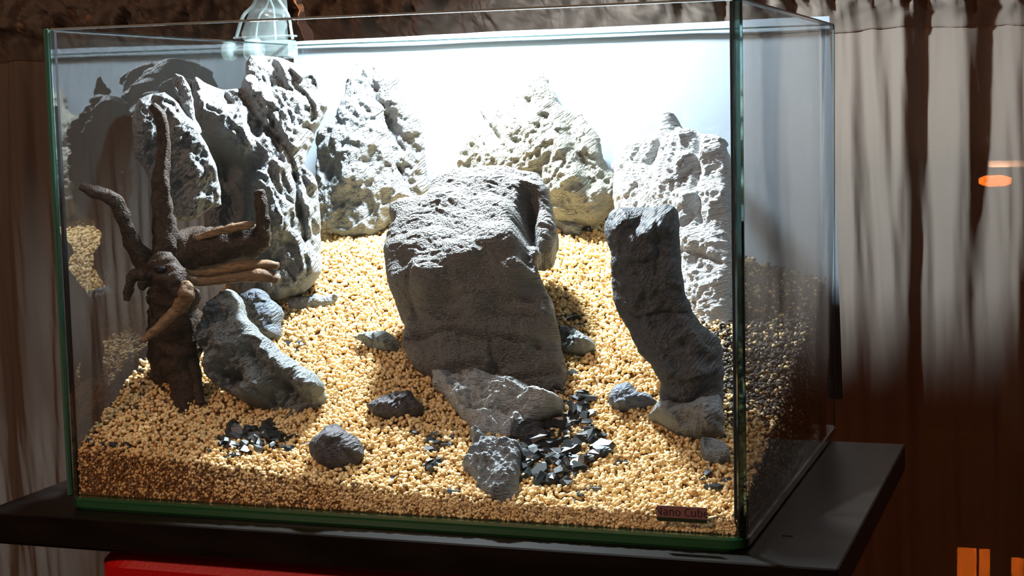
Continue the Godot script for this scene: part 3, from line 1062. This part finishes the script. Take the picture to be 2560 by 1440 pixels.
	o = stone("rear_slab", t, Vector3(0.1102, 0.1762, -0.3180), 0.0698, 0.0698, [0.009, 0.012, 0.012, 0.001], "pits", M.pale, 22,
		[-316, 1186, -212, 1205, -103, 1221, -72, 1195, -25, 1129, 9, 1080, 42, 966, 109, 843, 146, 807, 196, 748, 212, 609, 228, 458, 233, 285, 263, 214, 239, 143, 195, 105, 147, 31, 0, -16, -136, 98, -236, 423, -302, 749, -335, 1008],
		[-103, 1195, -60, -60, 1033, 0, 74, 773, 30, 141, 643, 40, 105, 354, 50, 206, 256, 0, -131, 745, -40],
		[])
	o = stone("broad_peak_stone", self, Vector3(0.2476, 0.1653, -0.3120), 0.0698, 0.1745, [0.014, 0.016, 0.018, 0.001], "pits", M.cream, 31,
		[-201, 1238, -181, 1231, -138, 1169, -114, 1105, -70, 1041, -20, 954, 62, 895, 110, 869, 129, 909, 158, 862, 237, 775, 273, 733, 305, 683, 334, 526, 389, 434, 470, 355, 519, 252, 504, 199, 458, 147, 380, 76, 343, 33, 252, -1, 118, 9, -27, 47, -193, 17, -486, 18, -721, 210, -825, 403, -854, 502, -836, 595, -792, 677, -734, 769, -654, 847, -671, 896, -702, 945, -642, 918, -589, 897, -541, 966, -443, 986, -347, 1080, -290, 1174, -253, 1227],
		[-200, 1219, -100, -216, 1028, -20, -441, 907, 0, -18, 865, 0, -671, 880, -80, -634, 719, -20, -339, 745, 60, -144, 710, 100, 111, 831, -40, 210, 672, -20, -728, 529, -40, -432, 525, 80, -11, 518, 120, 246, 452, 0, 58, 297, 140, 376, 325, -20, -3, 141, 100, 221, 108, 40, 440, 231, -20, 120, 391, 120],
		[[[-702, 938, -603, 814, -461, 652], 0.0022, 0.006], [[130, 862, 81, 737, 181, 515, 281, 295], 0.003, 0.008], [[-87, 299, -7, 330, 87, 454], 0.0015, 0.003]])
	tag(o, "broad cream stone peak behind the big dark layered stone, between the two tall stones", "rock")
	o = stone("jagged_tall_stone", self, Vector3(0.3382, 0.1691, -0.2820), -0.3491, 0.4189, [0.012, 0.02, 0.013, 0.0009], "streak", M.white, 41,
		[-572, 575, -542, 648, -507, 701, -452, 717, -352, 693, -263, 679, -216, 666, -222, 761, -223, 876, -189, 902, -142, 891, -103, 822, -14, 742, 29, 729, 64, 758, 149, 731, 260, 736, 312, 710, 371, 550, 453, 298, 526, 51, 628, -286, 694, -587, 735, -852, 506, -899, 309, -792, 42, -438, -201, -197, -416, 54, -487, 248, -520, 383, -565, 425, -555, 498],
		[-471, 677, 20, -177, 856, 0, -54, 772, -60, -502, 512, 30, -278, 512, 50, -149, 577, 60, -13, 609, 20, 67, 689, 50, 163, 689, -50, 286, 688, -100, -292, 283, 50, -2, 287, 60, 136, 416, 60, 230, 416, -70, 379, 449, -120, 231, 132, 50, 318, 133, -70, 502, 13, -120, 292, -179, 30, 535, -262, -80, 402, -482, 0, 648, -590, -80],
		[[[-99, 805, -85, 609, -143, 414], 0.003, 0.005], [[163, 689, 262, 290, 356, 9], 0.002, 0.004], [[225, -244, 413, -252, 576, -291], 0.0015, 0.004]])
	tag(o, "white jagged stone with an upright spike, behind the dark pillar stone", "rock")
	o = stone("pillar_stone", self, Vector3(0.3879, 0.0559, -0.1180), 0.1745, 0.0349, [0.014, 0.022, 0.013, 0.00085], "smooth", M.dark, 51,
		[-479, 1214, -475, 1261, -449, 1317, -399, 1356, -334, 1357, -210, 1353, -119, 1362, -78, 1379, -27, 1361, 1, 1319, 13, 1237, 14, 1115, 25, 950, 40, 833, 92, 678, 145, 597, 240, 530, 277, 447, 289, 312, 285, 210, 282, 80, 207, 14, 0, 13, -98, 52, -129, 104, -114, 230, -152, 300, -180, 353, -260, 421, -326, 570, -392, 680, -425, 774, -431, 909, -435, 1019, -429, 1045, -454, 1123],
		[-425, 1317, -60, -243, 1341, -60, -37, 1351, -60, -348, 1251, 40, -142, 1223, 60, -14, 1144, 20, -247, 1043, 60, -42, 886, 50, -379, 888, 20, -198, 783, 80, 7, 704, 40, -304, 627, 40, -123, 574, 80, 108, 496, 30, 4, 392, 40, 210, 418, -20, -74, 314, 120, 106, 288, 110, 260, 236, 20, 2, 157, 120, 208, 132, 40, 103, -26, -40],
		[[[-361, 1303, -310, 1225, -219, 1250], 0.0035, 0.007], [[-252, 653, -96, 691, 59, 678], 0.0015, 0.0025], [[-127, 1326, -117, 1145, -132, 938], 0.0015, 0.0025]])
	tag(o, "tall dark grey pillar stone with a notched top, at the right front", "rock")
	o = stone("ribbed_stone", self, Vector3(0.3992, 0.0452, -0.1011), 0.0000, 0.4538, [0.016, 0.015, 0.009, 0.0008], "streak", M.pale, 55,
		[-285, 104, -226, 203, -119, 247, -10, 240, 164, 284, 218, 137, 210, 8, 97, -31, -12, -28, -96, 8, -185, 52],
		[-243, 109, 20, -120, 207, 0, -113, 127, 90, 10, 225, 0, 17, 145, 100, 140, 230, 0, 148, 137, 80, 27, 27, 40],
		[])
	tag(o, "grey ribbed stone at the foot of the dark pillar stone", "rock")
	o = stone("flat_grey_stone", self, Vector3(0.4223, 0.0349, -0.0691), 0.1047, 1.0123, [0.006, 0.008, 0.006, 0.0008], "smooth", M.grey, 57,
		[-122, 181, -47, 209, 32, 197, 74, 109, 88, 20, 23, -24, -65, -3, -105, 85],
		[-13, 106, 30],
		[])
	tag(o, "small flat grey stone in the gravel just below the ribbed stone by the corner", "rock")
	o = stone("layered_stone", self, Vector3(0.2814, 0.0489, -0.0771), -0.0698, 0.6981, [0.013, 0.015, 0.009, 0.0008], "rough", M.white, 61,
		[-621, 414, -519, 413, -402, 384, -208, 393, -82, 374, 72, 330, 238, 275, 346, 257, 352, 182, 273, 118, 201, 70, 195, -19, 73, -86, -125, -84, -247, -2, -347, 97, -393, 128, -479, 225, -584, 284],
		[-572, 379, -20, -355, 342, 0, -122, 339, 0, 151, 276, -10, -479, 259, 30, -265, 224, 80, -30, 206, 80, 200, 189, 40, -120, 111, 60, 80, 107, 30, -33, -4, 0],
		[[[-350, 109, -138, 73, 138, 102], 0.0016, 0.004], [[-372, 295, -163, 275, 35, 286], 0.0016, 0.003]])
	tag(o, "long pale layered stone lying at the foot of the big middle stone", "rock")
	o = stone("knobbly_stone", self, Vector3(0.3006, 0.0188, -0.0095), 0.0000, 1.0472, [0.009, 0.012, 0.008, 0.0008], "rough", M.pale, 65,
		[-370, 586, -294, 598, -213, 518, -93, 496, 27, 458, 65, 286, 97, 135, 109, 19, 37, -15, -25, -6, -118, 51, -225, 187, -318, 273, -301, 398, -325, 511],
		[-308, 520, -10, -142, 416, 30, -17, 350, 30, -151, 266, 40, 20, 133, 20, -36, 57, 0],
		[[[-236, 372, -141, 323, 9, 352], 0.0013, 0.002]])
	tag(o, "light grey knobbly stone lying lowest in front, left edge of the slate chip heap", "rock")
	o = stone("flaky_stone", self, Vector3(0.2998, 0.0453, -0.0696), 0.0000, 0.6981, [0.007, 0.008, 0.006, 0.0008], "rough", M.dark, 66,
		[-131, 43, -104, 112, 2, 123, 87, 103, 108, 25, 59, -27, -75, -33],
		[-10, 49, 20],
		[])
	tag(o, "small dark flaky stone half buried between the layered and the knobbly stone", "rock")
	o = stone("pointed_stone", self, Vector3(0.1273, 0.0533, -0.0675), 0.1396, 0.2793, [0.013, 0.02, 0.007, 0.0008], "rough", M.grey, 71,
		[-451, 890, -391, 859, -335, 792, -304, 704, -225, 632, -146, 555, -21, 444, 123, 357, 221, 304, 284, 237, 280, 145, 225, 69, 170, -7, 26, -41, -75, 3, -195, 69, -309, 122, -463, 203, -546, 287, -575, 430, -643, 534, -604, 648, -561, 745, -501, 851],
		[-449, 851, -40, -468, 698, 80, -351, 670, 60, -559, 532, 20, -370, 505, 160, -228, 533, 80, -447, 367, 120, -275, 355, 20, -106, 397, 60, 69, 316, 60, -327, 272, -120, -183, 246, 100, 6, 166, -140, 200, 222, 80, -58, 58, -160, 167, 60, -100, -512, 477, -60, -387, 313, -20],
		[[[-223, 451, -146, 342, -13, 261, 91, 154], 0.0035, 0.007], [[-469, 298, -269, 259, -61, 98], 0.002, 0.004]])
	tag(o, "grey stone with a pointed top and hollowed flank, right of the driftwood trunk", "rock")
	o = stone("round_grey_stone", self, Vector3(0.0734, 0.0944, -0.1544), 0.1396, 0.2443, [0.012, 0.015, 0.012, 0.0009], "smooth", M.blue, 75,
		[-226, 329, -119, 370, -38, 343, -8, 293, 64, 249, 98, 190, 96, 87, 106, 5, 43, -27, -56, -10, -153, 107, -205, 225],
		[-83, 255, 20, 14, 137, 40],
		[])
	tag(o, "smooth blue-grey stone peeping out behind the grey pointed stone", "rock")
	o = stone("rounded_brown_stone", self, Vector3(0.1901, 0.0314, -0.0260), 0.0698, 0.4538, [0.012, 0.015, 0.016, 0.0008], "veined", M.brown, 81,
		[-149, 267, -77, 288, 20, 216, 59, 207, 122, 143, 139, 78, 95, 16, 32, -20, -51, -28, -131, -5, -207, 53, -230, 116, -206, 181],
		[-88, 248, -20, -49, 156, 60, 67, 107, 30, -62, 50, 50],
		[[[-103, 255, -21, 157, 60, 54], 0.0008, 0.0012]])
	tag(o, "rounded brown stone with pale veins sitting alone on the front gravel", "rock")
	o = stone("wedge_brown_stone", self, Vector3(0.2077, 0.0545, -0.0761), 0.0698, 0.4538, [0.01, 0.012, 0.01, 0.0008], "rough", M.brown, 82,
		[-218, 68, -118, 151, -27, 189, 65, 191, 121, 123, 186, 62, 134, 11, -27, -20, -155, -5],
		[-12, 159, -10, -58, 75, 40, 111, 65, 20],
		[])
	tag(o, "brown wedge-shaped stone on the gravel left of the long layered stone", "rock")
	o = stone("grey_lump_stone", self, Vector3(0.1688, 0.0881, -0.1446), 0.0698, 0.3840, [0.009, 0.012, 0.009, 0.0009], "rough", M.grey, 83,
		[-234, 99, -173, 126, -14, 152, 65, 115, 109, 57, 116, -9, -34, 3, -113, 37],
		[-12, 76, 30],
		[])
	tag(o, "small grey stone tucked against the left foot of the big middle stone", "rock")
	o = stone("craggy_stone", self, Vector3(0.3066, 0.0867, -0.1600), 0.0698, 0.5236, [0.01, 0.012, 0.008, 0.0008], "rough", M.grey, 84,
		[-160, 217, -54, 213, 10, 160, 109, 99, 127, 60, 63, -6, -115, 0, -151, 131],
		[-88, 179, 0, -23, 91, 40],
		[])
	tag(o, "small craggy grey stone on the gravel right of the big middle stone", "rock")
	o = stone("angular_blue_stone", self, Vector3(0.3601, 0.0580, -0.1153), 0.1047, 0.4887, [0.01, 0.012, 0.008, 0.0008], "smooth", M.blue, 85,
		[-182, 126, -150, 176, -55, 191, -9, 129, 87, 108, 137, 60, 37, 11, -111, -30, -184, 37],
		[-98, 149, 10, -67, 81, 50, 66, 69, 20],
		[])
	tag(o, "angular blue-grey stone on the gravel left of the pillar stone's foot", "rock")
	o = stone("flat_pale_stone", self, Vector3(0.0938, 0.1097, -0.1914), 0.0000, 0.8727, [0.006, 0.008, 0.006, 0.0009], "smooth", M.pale, 86,
		[-264, 49, -177, 134, -54, 174, 149, 141, 120, 79, -50, 17, -181, -23],
		[-65, 91, 20],
		[])
	tag(o, "flat pale sliver of stone on the gravel path near the large craggy stone", "rock")
	o = stone("low_pale_stone", self, Vector3(0.2558, 0.1584, -0.3044), 0.0000, 0.6981, [0.006, 0.008, 0.006, 0.001], "pits", M.pale, 87,
		[-207, 223, -144, 204, -14, 142, 89, 88, 114, -14, -9, -11, -143, 80],
		[-44, 92, 20],
		[])
	tag(o, "low pale stone lying at the foot of the broad cream peak", "rock")

# ------------------------------------------------------------------ driftwood
func build_wood() -> void:
	var t := thing("driftwood", "dark branching driftwood standing at the left front with a twisted stump and pale peeled roots", "driftwood")
	put("trunk", tube([Vector4(0.0573, 0.0506, -0.0620, 0.0084), Vector4(0.0538, 0.0744, -0.0680, 0.0116), Vector4(0.0469, 0.0958, -0.0720, 0.0136), Vector4(0.0461, 0.1183, -0.0700, 0.0142), Vector4(0.0466, 0.1383, -0.0640, 0.0147), Vector4(0.0469, 0.1525, -0.0580, 0.0127)], 18, 0.5, 7, 1, 0, 0.5), M.wood, t)
	put("trunk", tube([Vector4(0.0306, 0.0585, -0.0750, 0.0066), Vector4(0.0280, 0.0804, -0.0780, 0.0072), Vector4(0.0270, 0.1029, -0.0780, 0.0078), Vector4(0.0322, 0.1258, -0.0740, 0.0084), Vector4(0.0439, 0.1464, -0.0640, 0.0083)], 14, 0.5, 7, 1, 17, 0.4), M.wood, t)
	put("root", tube([Vector4(0.0607, 0.0916, -0.0660, 0.0045), Vector4(0.0642, 0.0754, -0.0640, 0.0038), Vector4(0.0683, 0.0625, -0.0600, 0.0029)], 10, 0.5, 7, 1, 90, 0.3), M.wood, t)
	put("branch", tube([Vector4(0.0477, 0.1498, -0.0580, 0.0108), Vector4(0.0482, 0.1660, -0.0600, 0.0095), Vector4(0.0467, 0.1849, -0.0600, 0.0073), Vector4(0.0451, 0.2066, -0.0600, 0.0064), Vector4(0.0463, 0.2227, -0.0610, 0.0054), Vector4(0.0482, 0.2361, -0.0620, 0.0044), Vector4(0.0480, 0.2495, -0.0620, 0.0040), Vector4(0.0469, 0.2589, -0.0600, 0.0038), Vector4(0.0438, 0.2648, -0.0580, 0.0029)], 14, 0.35, 7, 1, 78, 0.4), M.wood, t, "upright branch")
	put("branch", tube([Vector4(0.0442, 0.1500, -0.0560, 0.0083), Vector4(0.0366, 0.1587, -0.0500, 0.0070), Vector4(0.0341, 0.1706, -0.0430, 0.0060), Vector4(0.0331, 0.1840, -0.0360, 0.0053), Vector4(0.0320, 0.1950, -0.0310, 0.0053), Vector4(0.0307, 0.2032, -0.0260, 0.0050), Vector4(0.0256, 0.2072, -0.0210, 0.0044), Vector4(0.0193, 0.2098, -0.0170, 0.0037), Vector4(0.0135, 0.2126, -0.0145, 0.0028)], 14, 0.3, 7, 1, 48, 0.35), M.wood, t, "branch reaching towards the left pane")
	put("twig", tube([Vector4(0.0324, 0.1732, -0.0500, 0.0013), Vector4(0.0362, 0.1687, -0.0530, 0.0016), Vector4(0.0412, 0.1636, -0.0560, 0.0022)], 8, 0.3, 7, 1, 41, 0.2), M.wood, t)
	put("stub", tube([Vector4(0.0422, 0.1531, -0.0520, 0.0070), Vector4(0.0356, 0.1525, -0.0460, 0.0057), Vector4(0.0299, 0.1485, -0.0430, 0.0041), Vector4(0.0280, 0.1418, -0.0420, 0.0029), Vector4(0.0270, 0.1351, -0.0410, 0.0016)], 12, 0.9, 7, 1, 28, 0.5), M.wood, t)
	put("stub", tube([Vector4(0.0417, 0.1506, -0.0500, 0.0057), Vector4(0.0378, 0.1465, -0.0470, 0.0038), Vector4(0.0366, 0.1424, -0.0450, 0.0025)], 10, 0.8, 7, 1, 3, 0.5), M.wood, t)
	put("log", tube([Vector4(0.0467, 0.1627, -0.0660, 0.0141), Vector4(0.0592, 0.1662, -0.0740, 0.0141), Vector4(0.0776, 0.1693, -0.0800, 0.0134), Vector4(0.0933, 0.1709, -0.0850, 0.0121), Vector4(0.1039, 0.1704, -0.0880, 0.0105), Vector4(0.1064, 0.1692, -0.0890, 0.0076)], 18, 0.25, 7, 1, 87, 0.35), M.wood, t, "thick log stretching to the right")
	put("branch_stub", tube([Vector4(0.1060, 0.1696, -0.0840, 0.0057), Vector4(0.1091, 0.1806, -0.0830, 0.0054), Vector4(0.1098, 0.1915, -0.0820, 0.0044), Vector4(0.1094, 0.1997, -0.0810, 0.0041), Vector4(0.1082, 0.2051, -0.0810, 0.0035)], 12, 0.4, 7, 1, 45, 0.4), M.wood, t, "upright cut stub")
	put("peeled_strip", tube([Vector4(0.0673, 0.1748, -0.0660, 0.0022), Vector4(0.0786, 0.1782, -0.0680, 0.0028), Vector4(0.0922, 0.1812, -0.0710, 0.0031), Vector4(0.1043, 0.1831, -0.0740, 0.0028), Vector4(0.1065, 0.1831, -0.0750, 0.0016)], 10, 0.3, 7, 0.6, 47, 0.3), M.pale_wood, t, "pale peeled strip along the log")
	put("peeled_root", tube([Vector4(0.0603, 0.1545, -0.0500, 0.0031), Vector4(0.0677, 0.1517, -0.0580, 0.0028), Vector4(0.0784, 0.1515, -0.0660, 0.0032), Vector4(0.0965, 0.1549, -0.0720, 0.0038), Vector4(0.1115, 0.1561, -0.0780, 0.0035), Vector4(0.1207, 0.1554, -0.0800, 0.0025)], 10, 0.25, 7, 1, 72, 0.6), M.pale_wood, t, "pale peeled root")
	put("peeled_root", tube([Vector4(0.0631, 0.1505, -0.0480, 0.0028), Vector4(0.0747, 0.1468, -0.0560, 0.0028), Vector4(0.0884, 0.1469, -0.0640, 0.0031), Vector4(0.1034, 0.1487, -0.0700, 0.0041), Vector4(0.1148, 0.1489, -0.0740, 0.0044), Vector4(0.1212, 0.1465, -0.0770, 0.0028)], 10, 0.25, 7, 1, 25, 0.6), M.pale_wood, t, "pale peeled root")
	put("burl", tube([Vector4(0.0477, 0.1587, -0.0500, 0.0082), Vector4(0.0554, 0.1549, -0.0460, 0.0094), Vector4(0.0618, 0.1504, -0.0430, 0.0094), Vector4(0.0663, 0.1446, -0.0430, 0.0075), Vector4(0.0679, 0.1386, -0.0440, 0.0062)], 16, 0.55, 7, 1, 75, 0.5), M.wood, t, "knotted burl where the branches meet")
	put("knot", tube([Vector4(0.0724, 0.1471, -0.0400, 0.0037), Vector4(0.0733, 0.1413, -0.0400, 0.0059), Vector4(0.0700, 0.1352, -0.0410, 0.0056), Vector4(0.0662, 0.1297, -0.0420, 0.0041)], 12, 0.5, 7, 1, 91, 0.4), M.pale_wood, t, "rounded pale knot")
	put("peg", tube([Vector4(0.0668, 0.1308, -0.0420, 0.0047), Vector4(0.0616, 0.1252, -0.0390, 0.0037), Vector4(0.0552, 0.1189, -0.0350, 0.0034), Vector4(0.0494, 0.1135, -0.0320, 0.0031), Vector4(0.0450, 0.1094, -0.0300, 0.0022)], 10, 0.25, 7, 1, 50, 0.3), M.pale_wood, t, "pale peg pointing down")
	put("knot_hole", tube([Vector4(0.0520, 0.1568, -0.0375, 0.0016), Vector4(0.0566, 0.1564, -0.0360, 0.0025), Vector4(0.0596, 0.1569, -0.0370, 0.0016)], 10, 0.3, 7, 0.7, 56, 0.2), M.mark_dark, t, "dark knot hole")

# ------------------------------------------------------------------ slate chips
func chip_mesh(seed_: int) -> ArrayMesh:
	# a flat splinter: an uneven polygon with bevelled upper and lower rims
	var r := RandomNumberGenerator.new()
	r.seed = seed_
	var n := r.randi_range(4, 6)
	var st := SurfaceTool.new()
	st.begin(Mesh.PRIMITIVE_TRIANGLES)
	var lo := []
	var hi := []
	var long := r.randf_range(1.0, 1.7)
	var tilt := Vector2(r.randf_range(-0.25, 0.25), r.randf_range(-0.25, 0.25))
	for i in n:
		var a := TAU * (i + r.randf_range(-0.3, 0.3)) / n
		var d := r.randf_range(0.75, 1.15)
		var p := Vector2(cos(a) * d * long, sin(a) * d / long)
		lo.append(Vector3(p.x, -0.28, p.y))
		var q := p * r.randf_range(0.55, 0.9)
		hi.append(Vector3(q.x, 0.28 + q.dot(tilt), q.y))
	for i in n:
		var j := (i + 1) % n
		flat_tri(st, lo[i], lo[j], hi[j], Vector3())
		flat_tri(st, lo[i], hi[j], hi[i], Vector3())
		flat_tri(st, Vector3(0, -0.28, 0), lo[i], lo[j], Vector3())
		flat_tri(st, Vector3(0, 0.28, 0), hi[i], hi[j], Vector3())
	return st.commit()

func build_chips() -> void:
	var kinds := []
	for k in 10:
		kinds.append(chip_mesh(500 + k))
	var r := RandomNumberGenerator.new()
	r.seed = 321
	var heaps := [
		[0.3229, -0.0597, 0.0302, 0.0330, 120, 0.0028, 0.0078, 0.004, 0.12, "dark slate chip in the wide heap right of the knobbly front stone", "slate chips in the wide front heap"],
		[0.3230, -0.0994, 0.0113, 0.0214, 32, 0.0024, 0.007, 0.004, 0.12, "dark slate chip piled against the right end of the long layered stone", "slate chips beside the long layered stone"],
		[0.2999, -0.1121, 0.0206, 0.0099, 34, 0.0016, 0.004, 0.006, 0.25, "tiny slate chip scattered on the layered stone's right end", "chips lying on the long layered stone"],
		[0.1165, -0.0366, 0.0225, 0.0163, 52, 0.0026, 0.0064, 0.004, 0.35, "blue-grey slate chip in the heap below the pointed stone", "slate chips in the heap below the pointed stone"],
		[0.2442, -0.0567, 0.0098, 0.0094, 10, 0.0022, 0.005, 0.003, 0.05, "dark slate chip in the little cluster left of the knobbly front stone", "slate chips in the cluster left of the knobbly stone"],
		[0.2491, -0.0332, 0.0072, 0.0057, 7, 0.0022, 0.0045, 0.003, 0.15, "dark slate chip in the lower cluster near the rounded brown stone", "slate chips between brown and knobbly stones"],
		[0.0245, -0.0065, 0.0209, 0.0048, 14, 0.0018, 0.004, 0.001, 0, "blackish slate chip at the foot of the left pane", "slate chips at the left front corner"],
		[0.4252, -0.0477, 0.0061, 0.0113, 7, 0.0022, 0.0046, 0.002, 0.25, "slate chip by the right front corner below the flat grey stone", "slate chips at the right front corner"],
		[0.3669, -0.0558, 0.0063, 0.0041, 5, 0.0016, 0.0042, 0.001, 0.4, "slate chip lying alone between the front heap and the right corner", "loose chips right of the front heap"],
		[0.3501, -0.0203, 0.0077, 0.0055, 5, 0.0018, 0.0042, 0.001, 0.5, "pale slate chip at the front edge below the wide heap", "loose chips below the front heap"],
		[0.1001, -0.1436, 0.0080, 0.0103, 7, 0.0014, 0.0036, 0.001, 0.4, "slate chip on the gravel right of the blue-grey stone", "loose chips beside the blue-grey stone"],
		[0.2946, -0.1913, 0.0115, 0.0064, 12, 0.0018, 0.0044, 0.002, 0.05, "black slate chip in the patch above the craggy stone", "slate chips above the craggy stone"],
		[0.1140, -0.0162, 0.0056, 0.0047, 5, 0.0022, 0.0042, 0.001, 0.1, "slate chip on the gravel in front of the blue-grey chip heap", "loose chips in front of the left heap"],
		[0.1482, -0.0373, 0.0107, 0.0103, 7, 0.0018, 0.004, 0.001, 0.5, "slate chip between the left chip heap and the rounded brown stone", "loose chips left of the brown stone"],
		[0.1909, -0.0184, 0.0078, 0.0040, 5, 0.0016, 0.0036, 0.001, 0.6, "pale slate chip at the foot of the rounded brown stone", "loose chips under the brown stone"],
		[0.0617, -0.2098, 0.0100, 0.0052, 8, 0.0014, 0.0032, 0.002, 0.1, "dark chip at the foot of the large craggy stone", "chips at the large stone's foot"],
		[0.2665, -0.3246, 0.0091, 0.0100, 8, 0.0014, 0.0034, 0.002, 0.1, "dark chip at the foot of the broad cream peak", "chips at the cream peak's foot"],
		[0.2760, -0.1255, 0.0343, 0.0055, 26, 0.0014, 0.0034, 0.003, 0.1, "black chip in the shade under the big middle stone", "chips under the big middle stone"],
		[0.2272, -0.0201, 0.0, 0.0, 1, 0.0034, 0.003434, 0.0, 0, "single blue-grey chip on bare gravel below the rounded brown stone", ""],
		[0.2703, -0.0054, 0.0, 0.0, 1, 0.0046, 0.004646, 0.0, 0, "single flat chip lying near the front pane, left of the knobbly stone", ""],
		[0.3099, -0.1365, 0.0, 0.0, 1, 0.0042, 0.004242, 0.0, 1, "single grey chip on the gravel below the craggy stone", ""],
		[0.3322, -0.2223, 0.0, 0.0, 1, 0.0028, 0.002828, 0.0, 0, "single chip on the gravel path beside the pillar stone", ""],
		[0.3016, -0.2235, 0.0, 0.0, 1, 0.0026, 0.002626, 0.0, 0, "single dark chip on the gravel path right of the middle stone", ""],
		[0.2267, -0.0589, 0.0, 0.0, 1, 0.0024, 0.002424, 0.0, 0, "single dark chip just above the small cluster, below the wedge stone", ""],
		[0.3544, -0.0274, 0.0, 0.0, 1, 0.0052, 0.005252, 0.0, 1, "long pale chip lying at the front, right below the wide heap", ""],
		[0.0980, -0.0178, 0.0, 0.0, 1, 0.0034, 0.003434, 0.0, 0, "single chip on the gravel, left end below the blue-grey heap", ""],
		[0.3110, -0.0554, 0.0, 0.0, 1, 0.005, 0.00505, 0.0, 1, "bright flat chip lying on top of the wide front heap", ""]]
	for hp in heaps:      # middle x, z; half widths; how many; size from, to; rise; share of pale ones; label; group
		for i in hp[4]:
			var a := r.randf() * TAU
			var d := sqrt(r.randf())
			var x: float = hp[0] + cos(a) * d * hp[2]
			var z: float = hp[1] + sin(a) * d * hp[3]
			var s: float = r.randf_range(hp[5], hp[6])
			x = clampf(x, 0.012, W - 0.012)
			z = clampf(z, -D + 0.02, -0.011)
			var y: float = gravel_h(x, z) + bump(x, z) + s * 0.25 + hp[7] * (1.0 - d) * r.randf()
			var o := put("slate_chip", kinds[r.randi() % 10], M.slate_chip_pale if r.randf() < hp[8] else M.slate_chip)
			var slope := gravel_h(x, z - 0.01) - gravel_h(x, z + 0.01)
			o.basis = Basis.from_euler(Vector3(atan2(slope, 0.02) + r.randf_range(-0.6, 0.6), r.randf() * TAU, r.randf_range(-0.6, 0.6))).scaled(Vector3(s, s * r.randf_range(0.7, 1.3), s))
			o.position = Vector3(x, y, z)
			tag(o, hp[9], "stone chip", hp[10])

# ------------------------------------------------------------------ the lamp on its clear arm
func build_lamp() -> void:
	var t := thing("aquarium_lamp", "clear acrylic lamp arm with a thumb screw clamped on the aquarium's rear left corner", "lamp", Vector3(-0.0133, 0.3110, -0.3450))
	# clamp block astride the rim
	var st := SurfaceTool.new()
	st.begin(Mesh.PRIMITIVE_TRIANGLES)
	add_box(st, Vector3(-0.0184, -0.0077, -0.0080), Vector3(0.0212, 0.0076, 0.0080), 0.002)
	put("clamp_block", st.commit(), M.acrylic, t, "clear clamp block")
	var sc := put("thumb_screw", lathe([[0.0, -0.010], [0.0035, -0.010], [0.0035, 0.004], [0.0060, 0.0045], [0.0085, 0.006], [0.0090, 0.0085], [0.0085, 0.0125], [0.0065, 0.015], [0.0, 0.0155]], 10), M.acrylic_rib, t, "clear faceted thumb screw")
	sc.position = Vector3(-0.0291, 0.0006, 0.0020)
	sc.rotation.z = PI / 2
	var nut := put("clamp_jaw", lathe([[0.0, 0.0], [0.007, 0.0], [0.0105, 0.003], [0.0105, 0.012], [0.007, 0.015], [0.0, 0.015]], 8), M.acrylic_rib, t)
	nut.position = Vector3(-0.0078, 0.0005, 0.0030)
	nut.rotation.z = PI / 2
	# the arm: ribs that fan out at the foot and run up and over the tank
	var ribs := [[Vector4(-0.0326, 0.0122, 0.0000, 0.0017), Vector4(-0.0243, 0.0287, 0.0030, 0.0017), Vector4(-0.0120, 0.0452, 0.0020, 0.0017), Vector4(0.0128, 0.0952, 0.0520, 0.0017), Vector4(0.1783, 0.1570, 0.0930, 0.0017)],
		[Vector4(-0.0146, 0.0102, 0.0000, 0.0010), Vector4(-0.0093, 0.0274, 0.0030, 0.0010), Vector4(-0.0000, 0.0447, 0.0020, 0.0010), Vector4(0.0200, 0.0947, 0.0520, 0.0010), Vector4(0.1783, 0.1570, 0.0930, 0.0010)],
		[Vector4(0.0041, 0.0088, 0.0000, 0.0010), Vector4(0.0051, 0.0217, 0.0030, 0.0010), Vector4(0.0040, 0.0346, 0.0020, 0.0010), Vector4(0.0224, 0.0846, 0.0520, 0.0010), Vector4(0.1783, 0.1570, 0.0930, 0.0010)],
		[Vector4(0.0197, 0.0086, 0.0000, 0.0013), Vector4(0.0198, 0.0180, 0.0030, 0.0013), Vector4(0.0178, 0.0274, 0.0020, 0.0013), Vector4(0.0307, 0.0774, 0.0520, 0.0013), Vector4(0.1783, 0.1570, 0.0930, 0.0013)]]
	for q in ribs:
		put("arm_rib", tube(q, 8, 0.0, 6), M.acrylic_rib, t)
	put("arm_web", tube([Vector4(-0.0068, 0.0099, -0.0010, 0.0219), Vector4(-0.0026, 0.0273, 0.0000, 0.0179), Vector4(0.0017, 0.0447, 0.0010, 0.0146), Vector4(0.0210, 0.0947, 0.0510, 0.0113), Vector4(0.1783, 0.1570, 0.0930, 0.0099)], 14, 0.0, 6, 0.35), M.acrylic, t)
	put("arm_foot", box(Vector3(-0.0335, 0.0101, -0.0060), Vector3(0.0219, 0.0119, 0.0060), 0.001), M.acrylic, t)
	# the lamp head over the middle, out of the photograph
	var hd := Vector3(0.1695, 0.4518, -0.250) - t.position
	var lh := put("lamp_head", box(Vector3(-0.055, 0.0015, -0.03), Vector3(0.055, 0.016, 0.03), 0.004), M.lamp_shell, t)
	var face := put("led_panel", box(Vector3(-0.045, 0.0, -0.022), Vector3(0.045, 0.0016, 0.022), 0.0005), M.led_face, t)
	for q in [lh, face]:
		q.position = hd
		q.rotation.z = 0.25
